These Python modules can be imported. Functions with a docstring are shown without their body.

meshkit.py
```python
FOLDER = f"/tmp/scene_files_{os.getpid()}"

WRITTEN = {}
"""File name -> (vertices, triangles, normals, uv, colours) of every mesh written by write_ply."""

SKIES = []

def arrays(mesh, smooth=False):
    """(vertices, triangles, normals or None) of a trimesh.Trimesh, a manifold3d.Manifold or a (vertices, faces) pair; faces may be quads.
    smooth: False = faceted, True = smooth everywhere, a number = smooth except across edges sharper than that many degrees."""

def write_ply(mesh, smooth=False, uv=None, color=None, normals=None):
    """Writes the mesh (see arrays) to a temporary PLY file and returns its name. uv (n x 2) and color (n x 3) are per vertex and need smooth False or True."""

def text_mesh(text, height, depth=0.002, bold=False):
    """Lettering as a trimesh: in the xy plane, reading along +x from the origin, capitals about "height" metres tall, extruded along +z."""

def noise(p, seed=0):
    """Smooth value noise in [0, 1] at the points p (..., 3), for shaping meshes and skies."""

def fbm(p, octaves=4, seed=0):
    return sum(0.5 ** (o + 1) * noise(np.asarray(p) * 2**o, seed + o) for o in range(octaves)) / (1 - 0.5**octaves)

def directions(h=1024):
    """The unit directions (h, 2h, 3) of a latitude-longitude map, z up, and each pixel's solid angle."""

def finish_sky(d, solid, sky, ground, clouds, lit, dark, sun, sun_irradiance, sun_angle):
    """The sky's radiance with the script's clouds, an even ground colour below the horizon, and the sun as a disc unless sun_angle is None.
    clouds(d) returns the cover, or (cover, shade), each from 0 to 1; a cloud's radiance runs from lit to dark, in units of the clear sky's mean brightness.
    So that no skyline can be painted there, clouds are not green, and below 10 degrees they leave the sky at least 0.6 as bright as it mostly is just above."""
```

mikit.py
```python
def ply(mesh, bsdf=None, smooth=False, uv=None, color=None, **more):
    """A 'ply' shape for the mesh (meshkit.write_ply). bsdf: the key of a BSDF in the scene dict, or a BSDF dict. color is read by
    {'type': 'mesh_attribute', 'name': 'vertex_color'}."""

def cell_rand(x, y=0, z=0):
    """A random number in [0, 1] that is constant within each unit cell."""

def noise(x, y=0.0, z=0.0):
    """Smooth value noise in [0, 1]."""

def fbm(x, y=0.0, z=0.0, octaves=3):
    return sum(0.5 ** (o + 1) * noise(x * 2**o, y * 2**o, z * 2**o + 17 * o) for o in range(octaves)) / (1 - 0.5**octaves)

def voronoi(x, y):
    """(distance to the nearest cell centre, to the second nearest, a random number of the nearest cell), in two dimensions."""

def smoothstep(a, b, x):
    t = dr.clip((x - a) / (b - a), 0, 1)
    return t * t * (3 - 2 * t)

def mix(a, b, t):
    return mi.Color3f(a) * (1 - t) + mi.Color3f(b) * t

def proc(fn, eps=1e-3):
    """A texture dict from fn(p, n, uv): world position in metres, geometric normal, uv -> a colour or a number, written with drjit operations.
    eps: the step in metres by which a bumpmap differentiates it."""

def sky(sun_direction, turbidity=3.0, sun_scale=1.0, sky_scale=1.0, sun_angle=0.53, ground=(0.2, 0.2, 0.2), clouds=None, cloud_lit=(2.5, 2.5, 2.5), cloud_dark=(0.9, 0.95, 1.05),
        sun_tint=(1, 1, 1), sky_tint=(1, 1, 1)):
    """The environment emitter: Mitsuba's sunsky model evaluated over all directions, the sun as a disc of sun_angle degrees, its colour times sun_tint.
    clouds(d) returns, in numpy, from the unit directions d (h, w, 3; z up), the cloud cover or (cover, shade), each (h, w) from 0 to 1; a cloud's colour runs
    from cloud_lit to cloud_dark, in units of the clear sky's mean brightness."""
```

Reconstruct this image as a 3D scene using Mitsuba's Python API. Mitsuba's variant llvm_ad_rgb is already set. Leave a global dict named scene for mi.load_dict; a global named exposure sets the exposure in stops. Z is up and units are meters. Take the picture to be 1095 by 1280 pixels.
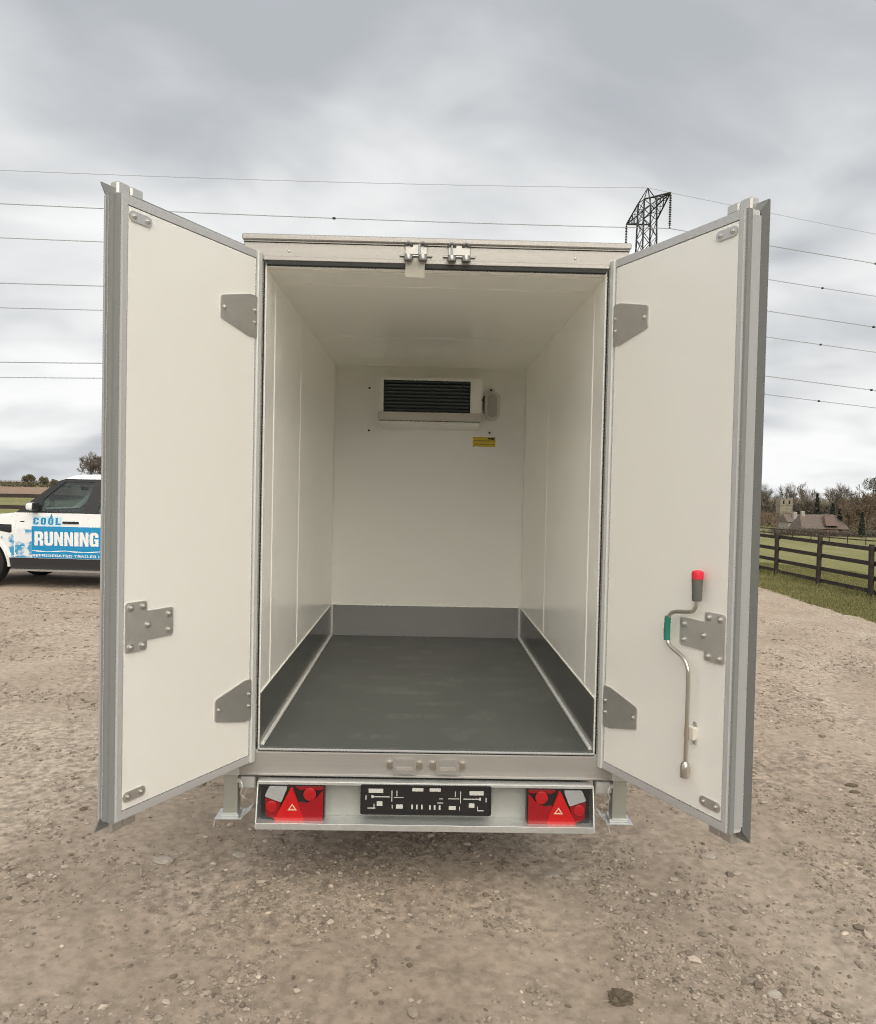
import math
import numpy as np
import trimesh
import drjit as dr
import mitsuba as mi
import mikit
import meshkit
from shapely.geometry import Polygon, Point, box as sbox
from shapely import affinity
from shapely.ops import unary_union
import manifold3d as m3

T4 = mi.ScalarTransform4f
rng = np.random.default_rng(7)
scene, labels = {}, {}

# ------------------------------------------------------------------ camera, sky, exposure
F = 0.58                                   # height of the trailer floor above the yard
CAM = np.array([-0.0367, -3.3122, 1.649])
_yaw, _pitch, _roll = 0.0183, -0.0265, -0.0215
_f = np.array([math.sin(_yaw) * math.cos(_pitch), math.cos(_yaw) * math.cos(_pitch), math.sin(_pitch)])
_r = np.array([math.cos(_yaw), -math.sin(_yaw), 0])
_u = np.cross(_r, _f)
_up = math.sin(_roll) * _r + math.cos(_roll) * _u
scene['camera'] = {'type': 'perspective', 'fov': 2 * math.degrees(math.atan(547.5 / 1029.95)), 'fov_axis': 'x',
                   'near_clip': 0.05, 'far_clip': 6000.0,
                   'to_world': T4().look_at(origin=CAM.tolist(), target=(CAM + _f).tolist(), up=_up.tolist())}


def overcast(d):
    """Layered stratocumulus: everything is cloud, the shade is noise on a flat deck seen in perspective."""
    z = np.maximum(d[..., 2], 0) + 0.22
    p = np.stack([d[..., 0] / z, d[..., 1] / z, 0 * z], -1)
    q = p + 0.35 * np.stack([meshkit.fbm(p * 1.6 + [13, 0, 3], 4, seed=18) - 0.5, meshkit.fbm(p * 1.6 + [9, 13, 1], 4, seed=19) - 0.5, 0 * z], -1)
    big = meshkit.fbm(q * np.array([0.95, 1.15, 1]) + [68.1, 46.7, 26.0], 5, seed=24)
    fine = meshkit.fbm(q * np.array([2.6, 3.6, 1]) + [1.0, 2.0, 18.0], 6, seed=36)
    n = 0.66 * big + 0.34 * fine
    shade = np.clip((n - 0.33) / 0.36, 0, 1)
    shade = 0.5 * shade + 0.5 * shade * shade * (3 - 2 * shade)
    return np.ones_like(z), 0.04 + 0.96 * shade


scene['sky'] = mikit.sky([0.10, -1.0, 0.80], turbidity=4, sun_scale=0.50, sun_angle=60.0, sun_tint=(0.89, 1.01, 1.17), clouds=overcast,
                         cloud_lit=(2.22, 2.24, 2.22), cloud_dark=(1.06, 1.12, 1.195), ground=(0.25, 0.22, 0.18))
exposure = 2.18

# ------------------------------------------------------------------ materials


def mat(name, col, rough=0.5, metal=0.0, spec=0.5, **k):
    if isinstance(col, (tuple, list)):
        col = {'type': 'rgb', 'value': list(col)}
    b = {'type': 'principled', 'base_color': col, 'roughness': rough, 'metallic': metal, **k}
    if not metal:
        b['specular'] = spec
    scene[name] = {'type': 'twosided', 'bsdf': b}


def bumped(name, inner, fn, scale, eps=2e-3):
    scene[name] = {'type': 'twosided', 'bsdf': {'type': 'bumpmap', 'arbitrary': mikit.proc(fn, eps), 'scale': scale, 'bsdf': inner}}


def S(a, b, x):
    return mikit.smoothstep(a, b, x)


def grp_col(p, n, uv):
    v = mikit.fbm(p.x * 0.9, p.y * 0.9, p.z * 0.9, 3)
    return mikit.mix((0.81, 0.80, 0.76), (0.845, 0.835, 0.795), v)


scene['cream_panel_mat'] = {'type': 'twosided', 'bsdf': {'type': 'bumpmap', 'arbitrary': mikit.proc(
    lambda p, n, uv: mikit.fbm(p.x * 14, p.y * 14, p.z * 14, 2) + 0.25 * mikit.noise(p.x * 90, p.y * 90, p.z * 90), 4e-3), 'scale': 0.00022,
    'bsdf': {'type': 'principled', 'base_color': mikit.proc(grp_col), 'roughness': 0.2, 'specular': 0.5}}}
mat('joint_mat', (0.86, 0.85, 0.81), 0.4)


def alu_col(p, n, uv):
    st = mikit.noise(p.x * 3, p.y * 3, p.z * 160) * 0.25 + mikit.fbm(p.x * 4, p.y * 4, p.z * 9, 3) * 0.75
    return mikit.mix((0.335, 0.322, 0.308), (0.42, 0.405, 0.39), st)


mat('aluminium_mat', mikit.proc(alu_col), 0.48, 0.65)
mat('door_frame_mat', (0.50, 0.50, 0.505), 0.45, 0.2)
mat('hinge_profile_mat', (0.60, 0.605, 0.585), 0.45, 0.2)
mat('bumper_plate_mat', (0.30, 0.307, 0.29), 0.5, 0.25)
mat('bead_mat', (0.72, 0.72, 0.71), 0.4, 0.2)
mat('edge_alu_mat', (0.37, 0.375, 0.385), 0.45, 0.2)
mat('grey_seal_mat', (0.19, 0.195, 0.192), 0.6)
mat('dark_seal_mat', (0.115, 0.117, 0.118), 0.6)
mat('black_rubber_mat', (0.018, 0.018, 0.017), 0.65)
mat('black_plastic_mat', (0.012, 0.012, 0.013), 0.38)


def steel_col(p, n, uv):
    v = mikit.fbm(p.x * 25, p.y * 25, p.z * 25, 3)
    return mikit.mix((0.50, 0.49, 0.47), (0.58, 0.565, 0.54), v)


mat('steel_plate_mat', mikit.proc(steel_col), 0.36, 0.7)
mat('bolt_mat', (0.62, 0.60, 0.57), 0.28, 1.0)
mat('chrome_mat', (0.60, 0.57, 0.52), 0.22, 1.0)


def galv_col(p, n, uv):
    a, b, c = mikit.voronoi((p.x + p.y * 0.7) * 55, (p.z + p.y * 0.6) * 55)
    w = mikit.fbm(p.x * 8, p.y * 8, p.z * 8, 3)
    return mikit.mix((0.58, 0.595, 0.595), (0.70, 0.715, 0.715), 0.5 * c + 0.5 * w)


mat('galvanised_mat', mikit.proc(galv_col), 0.38, 0.75)
mat('passivated_mat', (0.46, 0.475, 0.43), 0.4, 0.7)


def floor_col(p, n, uv):
    w = mikit.fbm(p.x * 3.2, p.y * 1.6, 0, 4)
    s = mikit.noise(p.x * 60, p.y * 22, 3) * S(0.62, 0.85, mikit.noise(p.x * 7, p.y * 9, 9))
    c = mikit.mix((0.068, 0.074, 0.072), (0.086, 0.093, 0.089), w)
    return c + 0.02 * s


def floor_rough(p, n, uv):
    return 0.42 + 0.16 * mikit.fbm(p.x * 4, p.y * 3, 2.0, 3)


bumped('trailer_floor_mat', {'type': 'principled', 'base_color': mikit.proc(floor_col), 'roughness': mikit.proc(floor_rough), 'specular': 0.5},
       lambda p, n, uv: mikit.noise(p.x * 160, p.y * 160, 0), 0.0004, 1.5e-3)
mat('kick_plate_mat', (0.27, 0.27, 0.265), 0.16, 0.9)
mat('white_plastic_mat', (0.88, 0.87, 0.83), 0.4)
mat('end_plate_mat', (0.235, 0.23, 0.232), 0.35, 0.25)
mat('latch_mat', (0.33, 0.325, 0.315), 0.32, 0.85)
mat('slat_mat', (0.115, 0.135, 0.142), 0.4)
mat('lamp_ring_mat', (0.60, 0.565, 0.515), 0.4)
mat('grey_lens_mat', (0.40, 0.39, 0.345), 0.25)
mat('yellow_label_mat', (0.60, 0.45, 0.02), 0.5)
mat('yellow_print_mat', (0.32, 0.24, 0.03), 0.5)
mat('label_ink_mat', (0.02, 0.02, 0.02), 0.5)
mat('red_lens_mat', (0.27, 0.005, 0.012), 0.22, 0.0, 0.6)
mat('bright_red_lens_mat', (0.46, 0.010, 0.012), 0.18, 0.0, 0.6)
mat('deep_red_lens_mat', (0.22, 0.005, 0.010), 0.22, 0.0, 0.6)
mat('round_lens_mat', (0.37, 0.010, 0.014), 0.2, 0.0, 0.6)
mat('clear_lens_mat', (0.31, 0.32, 0.33), 0.16, 0.0, 0.7)
mat('reflector_mark_mat', (0.62, 0.42, 0.30), 0.5)
mat('plate_mark_mat', (0.50, 0.50, 0.48), 0.5)
mat('grip_grey_mat', (0.105, 0.105, 0.095), 0.55)
mat('grip_red_mat', (0.68, 0.02, 0.05), 0.4)
mat('green_sleeve_mat', (0.015, 0.17, 0.12), 0.4)
scene['clear_tab_mat'] = {'type': 'principledthin', 'base_color': {'type': 'rgb', 'value': [0.80, 0.78, 0.72]}, 'roughness': 0.3, 'spec_trans': 0.35, 'diff_trans': 1.0, 'eta': 1.4}


TRACKS = [(-0.95, 0.10, 0.020), (0.55, 0.10, 0.020), (1.55, -0.05, 0.055), (3.0, -0.05, 0.055), (4.4, 0.02, -0.01)]
"""Wheel tracks worn into the yard: x = a + b y + c y^2 along each."""


def track(x, y, lib):
    t = 0
    for a, b, c in TRACKS:
        d = (x - a - b * y - c * y * y) / 0.20
        t = t + lib.exp(-d * d)
    return t


def mineral(p, n, uv):
    """Crushed limestone and dust: compacted pale tracks, darker damp patches, single grains."""
    big = mikit.fbm(p.x * 0.35 + 5, p.y * 0.30, 0, 3)
    mid = mikit.fbm(p.x * 2.1, p.y * 1.7 + 3, 0, 4)
    fine = mikit.fbm(p.x * 34, p.y * 34, 0, 4)
    patch = S(0.40, 0.62, mikit.fbm(p.x * 1.5 + 9, p.y * 1.1, 2, 3))
    a, b, c = mikit.voronoi(p.x * 95, p.y * 95)
    grain = S(0.30, 0.10, a) * S(0.45, 0.8, c)
    dark = S(0.30, 0.1, a) * S(0.30, 0.05, c)
    damp = S(0.45, 0.62, mid) * 0.6
    col = mikit.mix((0.352, 0.288, 0.232), (0.296, 0.239, 0.190), damp)
    col = mikit.mix(col, (0.415, 0.355, 0.290), S(0.50, 0.72, big) * 0.8)
    col = mikit.mix(col, (0.41, 0.351, 0.287), dr.minimum(track(p.x, p.y, dr), 1) * 0.55 * S(0.25, 0.6, mikit.fbm(p.x * 1.2, p.y * 0.7, 4, 2)))
    col = col * (1 + (fine - 0.5) * (0.65 + 0.6 * patch))
    col = mikit.mix(col, (0.56, 0.50, 0.44), grain * (0.22 + 0.3 * patch))
    return 0.93 * mikit.mix(col, (0.15, 0.122, 0.095), dark * (0.25 + 0.35 * patch))


def mineral_h(p, n, uv):
    a, b, c = mikit.voronoi(p.x * 95, p.y * 95)
    return 0.5 * S(0.42, 0.05, a) * S(0.35, 0.9, c) + 0.5 * mikit.fbm(p.x * 40, p.y * 40, 0, 3)


bumped('yard_mat', {'type': 'principled', 'base_color': mikit.proc(mineral), 'roughness': 0.92, 'specular': 0.2}, mineral_h, 0.012, 3e-3)
scene['gravel_mat'] = {'type': 'twosided', 'bsdf': {'type': 'diffuse', 'reflectance': {'type': 'mesh_attribute', 'name': 'vertex_color'}}}


def field_col(p, n, uv):
    a = mikit.fbm(p.x * 0.22, p.y * 0.22, 0, 3)
    b = mikit.fbm(p.x * 2.6, p.y * 2.6, 0, 4)
    d = mikit.fbm(p.x * 0.035, p.y * 0.05, 0, 3)
    c = mikit.mix((0.118, 0.122, 0.054), (0.185, 0.178, 0.088), b)
    c = mikit.mix(c, (0.20, 0.185, 0.10), S(0.4, 0.75, a) * 0.55)
    return mikit.mix(c, (0.17, 0.16, 0.075), S(0.5, 0.7, d) * 0.5)


bumped('field_mat', {'type': 'principled', 'base_color': mikit.proc(field_col), 'roughness': 0.95, 'specular': 0.1},
       lambda p, n, uv: mikit.fbm(p.x * 14, p.y * 14, 0, 3), 0.03, 5e-3)
mat('ploughed_mat', mikit.proc(lambda p, n, uv: mikit.mix((0.135, 0.092, 0.066), (0.19, 0.135, 0.10), mikit.fbm(p.x * 0.12, p.y * 0.6, 0, 4))), 0.95)
scene['grass_blade_mat'] = {'type': 'twosided', 'bsdf': {'type': 'diffuse', 'reflectance': {'type': 'mesh_attribute', 'name': 'vertex_color'}}}
mat('fence_mat', mikit.proc(lambda p, n, uv: mikit.mix((0.020, 0.014, 0.012), (0.050, 0.036, 0.030), mikit.fbm(p.x * 5, p.y * 5, p.z * 30, 3))), 0.8)
mat('bark_mat', (0.085, 0.072, 0.058), 0.9)
mat('twig_mat', (0.145, 0.122, 0.098), 0.9)
mat('wood_mat', (0.130, 0.112, 0.088), 0.95)
mat('brown_twig_mat', (0.17, 0.125, 0.085), 0.9)
mat('hedge_twig_mat', (0.125, 0.108, 0.070), 0.9)
mat('needle_mat', (0.050, 0.056, 0.040), 0.85)
mat('ivy_mat', (0.085, 0.080, 0.062), 0.85)
mat('old_stone_mat', mikit.proc(lambda p, n, uv: mikit.mix((0.21, 0.19, 0.15), (0.31, 0.28, 0.225), mikit.fbm(p.x * 0.8, p.y * 0.8, p.z * 1.6, 3))), 0.9)
mat('roof_tile_mat', mikit.proc(lambda p, n, uv: mikit.mix((0.13, 0.105, 0.092), (0.18, 0.142, 0.122), mikit.fbm(p.x * 1.2, p.y * 1.2, p.z * 3, 3))), 0.9)
mat('red_roof_mat', (0.165, 0.115, 0.10), 0.9)
mat('brick_mat', (0.22, 0.12, 0.085), 0.9)
mat('white_render_mat', (0.36, 0.33, 0.29), 0.8)
mat('window_dark_mat', (0.02, 0.022, 0.025), 0.2)
mat('pylon_mat', (0.06, 0.066, 0.066), 0.55, 0.2)
mat('insulator_mat', (0.050, 0.055, 0.052), 0.4)
mat('cable_mat', (0.34, 0.345, 0.35), 0.6)
mat('car_paint_mat', (0.76, 0.77, 0.78), 0.35, 0.0, 0.5, clearcoat=1.0, clearcoat_gloss=0.95)
mat('car_trim_mat', (0.014, 0.014, 0.016), 0.32)
mat('car_sill_mat', (0.030, 0.030, 0.033), 0.5)
mat('tyre_mat', (0.016, 0.016, 0.016), 0.8)
mat('rim_mat', (0.42, 0.43, 0.44), 0.3, 0.9)
mat('car_interior_mat', (0.035, 0.035, 0.038), 0.8)
mat('decal_blue_mat', (0.012, 0.245, 0.50), 0.35)
mat('decal_letter_blue_mat', (0.02, 0.22, 0.44), 0.35)
mat('decal_pale_blue_mat', (0.52, 0.70, 0.80), 0.35)
mat('decal_white_mat', (0.80, 0.80, 0.80), 0.35)
mat('lamp_glass_mat', (0.55, 0.56, 0.58), 0.12)
scene['car_glass_mat'] = {'type': 'thindielectric', 'int_ior': 1.5, 'specular_transmittance': {'type': 'rgb', 'value': [0.36, 0.43, 0.41]}}


def frost_col(p, n, uv):
    v = mikit.fbm(p.x * 9, p.y * 2, p.z * 9, 4) + S(0.86, 0.50, p.z) * 0.34 - 0.16
    w = mikit.noise(p.x * 28, p.y * 3, p.z * 28)
    c = mikit.mix((0.74, 0.76, 0.78), (0.05, 0.30, 0.54), S(0.42, 0.62, v))
    return mikit.mix(c, (0.76, 0.78, 0.80), S(0.66, 0.80, w))


mat('decal_frost_mat', mikit.proc(frost_col), 0.35)
mat('dirt_mat', mikit.proc(lambda p, n, uv: mikit.mix((0.075, 0.060, 0.042), (0.15, 0.12, 0.085), mikit.fbm(p.x * 60, p.y * 60, p.z * 60, 3))), 0.95)
mat('stone_mat', mikit.proc(lambda p, n, uv: mikit.mix((0.27, 0.235, 0.195), (0.42, 0.38, 0.33), mikit.fbm(p.x * 40, p.y * 40, p.z * 40, 3))), 0.9)

# ------------------------------------------------------------------ helpers
used = {}


def numbered(key):
    k = used.get(key, 0)
    used[key] = k + 1
    return key if k == 0 else f'{key}_{k:03d}'


def thing(name, label, cat, group=None):
    key = numbered(name)
    labels[key] = {'label': label, 'category': cat}
    if group:
        labels[key]['group'] = group
    return key


def put(name, mesh, material, parent=None, smooth=False, label=None, **more):
    """One mesh entry of the scene under its parent."""
    key = numbered(f'{parent}__{name}' if parent else name)
    scene[key] = mikit.ply(mesh, material, smooth=smooth, **more)
    if label:
        labels.setdefault(key, {})['label'] = label
    return key


def put_copy(name, shape, matrix, parent):
    key = numbered(f'{parent}__{name}')
    scene[key] = {**shape, 'to_world': T4(np.asarray(matrix, float).tolist())}
    return key


def bx(x0, x1, y0, y1, z0, z1, c=0.0):
    """A box, its edges chamfered by c."""
    if c <= 0:
        b = trimesh.creation.box((x1 - x0, y1 - y0, z1 - z0))
        b.apply_translation(((x0 + x1) / 2, (y0 + y1) / 2, (z0 + z1) / 2))
        return b
    p = []
    for x, sx in ((x0, 1), (x1, -1)):
        for y, sy in ((y0, 1), (y1, -1)):
            for z, sz in ((z0, 1), (z1, -1)):
                p += [(x + sx * c, y + sy * c, z), (x + sx * c, y, z + sz * c), (x, y + sy * c, z + sz * c)]
    return trimesh.convex.convex_hull(np.array(p))


def cat(*ms):
    return trimesh.util.concatenate([m for m in ms if m is not None])


def prism(poly, h):
    polys = getattr(poly, 'geoms', [poly])
    return cat(*[trimesh.creation.extrude_polygon(g, h, engine='earcut') for g in polys if g.area > 1e-9])


SWAP_XZ = np.array([[1, 0, 0, 0], [0, 0, 1, 0], [0, 1, 0, 0], [0, 0, 0, 1.0]])


def prism_xz(poly, y0, y1):
    """A polygon of the xz plane extruded from y0 to y1."""
    m = prism(poly, y1 - y0)
    m.apply_transform(SWAP_XZ)
    m.apply_translation((0, y0, 0))
    return m


def prism_yz(poly, x0, x1):
    m = prism(poly, x1 - x0)
    m.apply_transform(np.array([[0, 0, 1, 0], [1, 0, 0, 0], [0, 1, 0, 0], [0, 0, 0, 1.0]]))
    m.apply_translation((x0, 0, 0))
    return m


def rounded(pts, r, res=4):
    p = Polygon(pts) if not hasattr(pts, 'buffer') else pts
    return p.buffer(-r).buffer(r, quad_segs=res)


def tube(pts, r, n=10, cap=True):
    """A tube along a polyline; r a number or one per point."""
    pts = np.asarray(pts, float)
    r = np.broadcast_to(r, len(pts)).astype(float)
    tan = np.gradient(pts, axis=0)
    tan /= np.linalg.norm(tan, axis=1, keepdims=True)
    a = np.array([0, 0, 1.0]) if abs(tan[0, 2]) < 0.9 else np.array([1.0, 0, 0])
    vs = []
    for p, t, rr in zip(pts, tan, r):
        a = a - t * (a @ t)
        a /= np.linalg.norm(a)
        b = np.cross(t, a)
        th = np.arange(n) * 2 * np.pi / n
        vs.append(p + rr * (np.cos(th)[:, None] * a + np.sin(th)[:, None] * b))
    v = np.vstack(vs)
    f = []
    for i in range(len(pts) - 1):
        for k in range(n):
            a0, a1 = i * n + k, i * n + (k + 1) % n
            f += [(a0, a1, a1 + n), (a0, a1 + n, a0 + n)]
    if cap:
        v = np.vstack([v, pts[0], pts[-1]])
        c0, c1, L = len(v) - 2, len(v) - 1, (len(pts) - 1) * n
        for k in range(n):
            f += [(c0, (k + 1) % n, k), (c1, L + k, L + (k + 1) % n)]
    return trimesh.Trimesh(v, np.array(f), process=False)


def spline(pts, n=8):
    """Catmull-Rom through the points."""
    p = np.asarray(pts, float)
    p = np.vstack([2 * p[0] - p[1], p, 2 * p[-1] - p[-2]])
    out = []
    for i in range(1, len(p) - 2):
        for t in np.arange(n) / n:
            out.append(0.5 * (2 * p[i] + (p[i + 1] - p[i - 1]) * t + (2 * p[i - 1] - 5 * p[i] + 4 * p[i + 1] - p[i + 2]) * t * t
                              + (3 * p[i] - p[i - 1] - 3 * p[i + 1] + p[i + 2]) * t ** 3))
    return np.array(out + [p[-2]])


def sticks(p0, p1, r0, r1, sides=3):
    """Many thin tapered prisms in one mesh."""
    p0, p1 = np.asarray(p0, float), np.asarray(p1, float)
    n = len(p0)
    r0, r1 = np.broadcast_to(r0, n), np.broadcast_to(r1, n)
    t = p1 - p0
    t /= np.linalg.norm(t, axis=1, keepdims=True) + 1e-12
    a = np.where(np.abs(t[:, 2:3]) < 0.9, [[0, 0, 1.0]], [[1.0, 0, 0]])
    a = a - t * (a * t).sum(1, keepdims=True)
    a /= np.linalg.norm(a, axis=1, keepdims=True)
    b = np.cross(t, a)
    th = np.arange(sides) * 2 * np.pi / sides
    ring = np.cos(th)[None, :, None] * a[:, None] + np.sin(th)[None, :, None] * b[:, None]
    v = np.concatenate([p0[:, None] + ring * r0[:, None, None], p1[:, None] + ring * r1[:, None, None]], 1)
    f = []
    for k in range(sides):
        k2 = (k + 1) % sides
        f += [(k, k2, k2 + sides), (k, k2 + sides, k + sides)]
    for k in range(1, sides - 1):
        f += [(0, k + 1, k), (sides, sides + k, sides + k + 1)]
    f = np.array(f)
    return trimesh.Trimesh(v.reshape(-1, 3), (f[None] + (np.arange(n) * 2 * sides)[:, None, None]).reshape(-1, 3), process=False)


def lathe(profile, n=32, axis='z'):
    """profile: (radius, height) pairs revolved about z (or laid along y)."""
    m = trimesh.creation.revolve(np.array(profile, float), sections=n)
    if axis == 'y':
        m.apply_transform(trimesh.transformations.rotation_matrix(math.pi / 2, [1, 0, 0]))
    if axis == 'x':
        m.apply_transform(trimesh.transformations.rotation_matrix(math.pi / 2, [0, 1, 0]))
    return m


def moved(m, x=0, y=0, z=0):
    m = m.copy()
    m.apply_translation((x, y, z))
    return m


# ------------------------------------------------------------------ the ground


def soft(x):
    return 1.5 * np.log1p(np.exp(np.clip(x / 1.5, -40, 40)))


def g(x, y):
    """Ground height: level round the trailer, falling away into the valley on the right."""
    x, y = np.asarray(x, float), np.asarray(y, float)
    return np.maximum(-0.062 * soft(x - 2.5) - 0.010 * np.clip(x / 20, 0, 1) * np.maximum(y - 15, 0), -6.5 - 0.2 * np.tanh(x / 300))


def sheet(xs, ys, h):
    X, Y = np.meshgrid(xs, ys, indexing='ij')
    v = np.stack([X, Y, h(X, Y)], -1).reshape(-1, 3)
    i, j = np.meshgrid(np.arange(len(xs) - 1), np.arange(len(ys) - 1), indexing='ij')
    a = (i * len(ys) + j).ravel()
    q = np.stack([a, a + len(ys), a + len(ys) + 1, a + 1], 1)
    return v, np.vstack([q[:, [0, 1, 2]], q[:, [0, 2, 3]]])


def verge_edge(y):
    """x of the ragged edge between gravel and grass."""
    q = np.stack([np.zeros_like(y), y * 1.0, np.zeros_like(y)], -1)
    return 7.28 + 0.35 * (meshkit.fbm(q * 0.6, 3, seed=3) - 0.5) + 0.25 * (meshkit.fbm(q * 4, 3, seed=4) - 0.5)


def yard_h(X, Y):
    p = np.stack([X, Y, 0 * X], -1)
    r = np.hypot(X - CAM[0], Y - CAM[1])
    h = 0.035 * (meshkit.fbm(p * 0.7, 3, seed=1) - 0.5) + 0.018 * (meshkit.fbm(p * 3.1, 3, seed=2) - 0.5)
    h += 0.009 * (meshkit.fbm(p * 13, 3, seed=5) - 0.5) * np.clip(1.6 - r / 14, 0.2, 1)
    lump = np.clip(meshkit.fbm(p * 5.5, 3, seed=6) - 0.56, 0, 1)
    h += 0.05 * lump * np.clip(1.3 - r / 16, 0.25, 1)
    return g(X, Y) + h - 0.018 * track(X, Y, np)


def graded(lo, hi, n, c=0.0, k=2.2):
    a, b = math.asinh((lo - c) * k), math.asinh((hi - c) * k)
    return c + np.sinh(np.linspace(a, b, n)) / k


xs = np.concatenate([graded(-140, 9.0, 420, 0.0, 1.2), graded(9.5, 700, 70, 8.5, 0.5)])
xs = np.unique(np.concatenate([graded(-900, -141, 40, -100, 0.02), xs]))
ys = np.unique(np.concatenate([np.linspace(-60, 30, 60), graded(31, 1500, 90, 30, 0.08)]))
v, f = sheet(xs, ys, lambda X, Y: g(X, Y) - (0.10 * (X < 6.7) + 0.035 * (X >= 6.7) * (X < 9)) * (Y < 21.5) * (X > -60))
put('ground', (v, f), 'field_mat', smooth=True)
labels['ground'] = {'kind': 'structure'}
v, f = sheet(np.linspace(-900, -22, 60), np.linspace(92, 232, 12), lambda X, Y: g(X, Y) + 0.05)
put('ploughed_field', (v, f), 'ploughed_mat', smooth=True)
labels['ploughed_field'] = {'kind': 'structure'}

ys = graded(-7, 21, 560, -0.6, 1.1)
u = graded(-50, 8.0, 640, 0.4, 1.1)
U, Y = np.meshgrid(u, ys, indexing='ij')
edge = np.minimum(verge_edge(Y), 40)
X = np.where(U > 3, 3 + (U - 3) / 5.0 * (edge - 3), U)
far = 20.2 + 0.4 * np.sin(X * 0.9) + 0.2 * np.sin(X * 2.3)
Y = np.where(Y > 15, 15 + (Y - 15) / 6.0 * (far - 15), Y)
h = yard_h(X, Y)
h = h - 0.03 * (U >= u[-1] - 1e-6)
v = np.stack([X, Y, h], -1).reshape(-1, 3)
i, j = np.meshgrid(np.arange(len(u) - 1), np.arange(len(ys) - 1), indexing='ij')
a = (i * len(ys) + j).ravel()
q = np.stack([a, a + len(ys), a + len(ys) + 1, a + 1], 1)
put('yard', (v, np.vstack([q[:, [0, 1, 2]], q[:, [0, 2, 3]]])), 'yard_mat', smooth=True)
labels['yard'] = {'kind': 'structure'}

# loose gravel lying on the yard
ICO = trimesh.creation.icosahedron()


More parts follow.
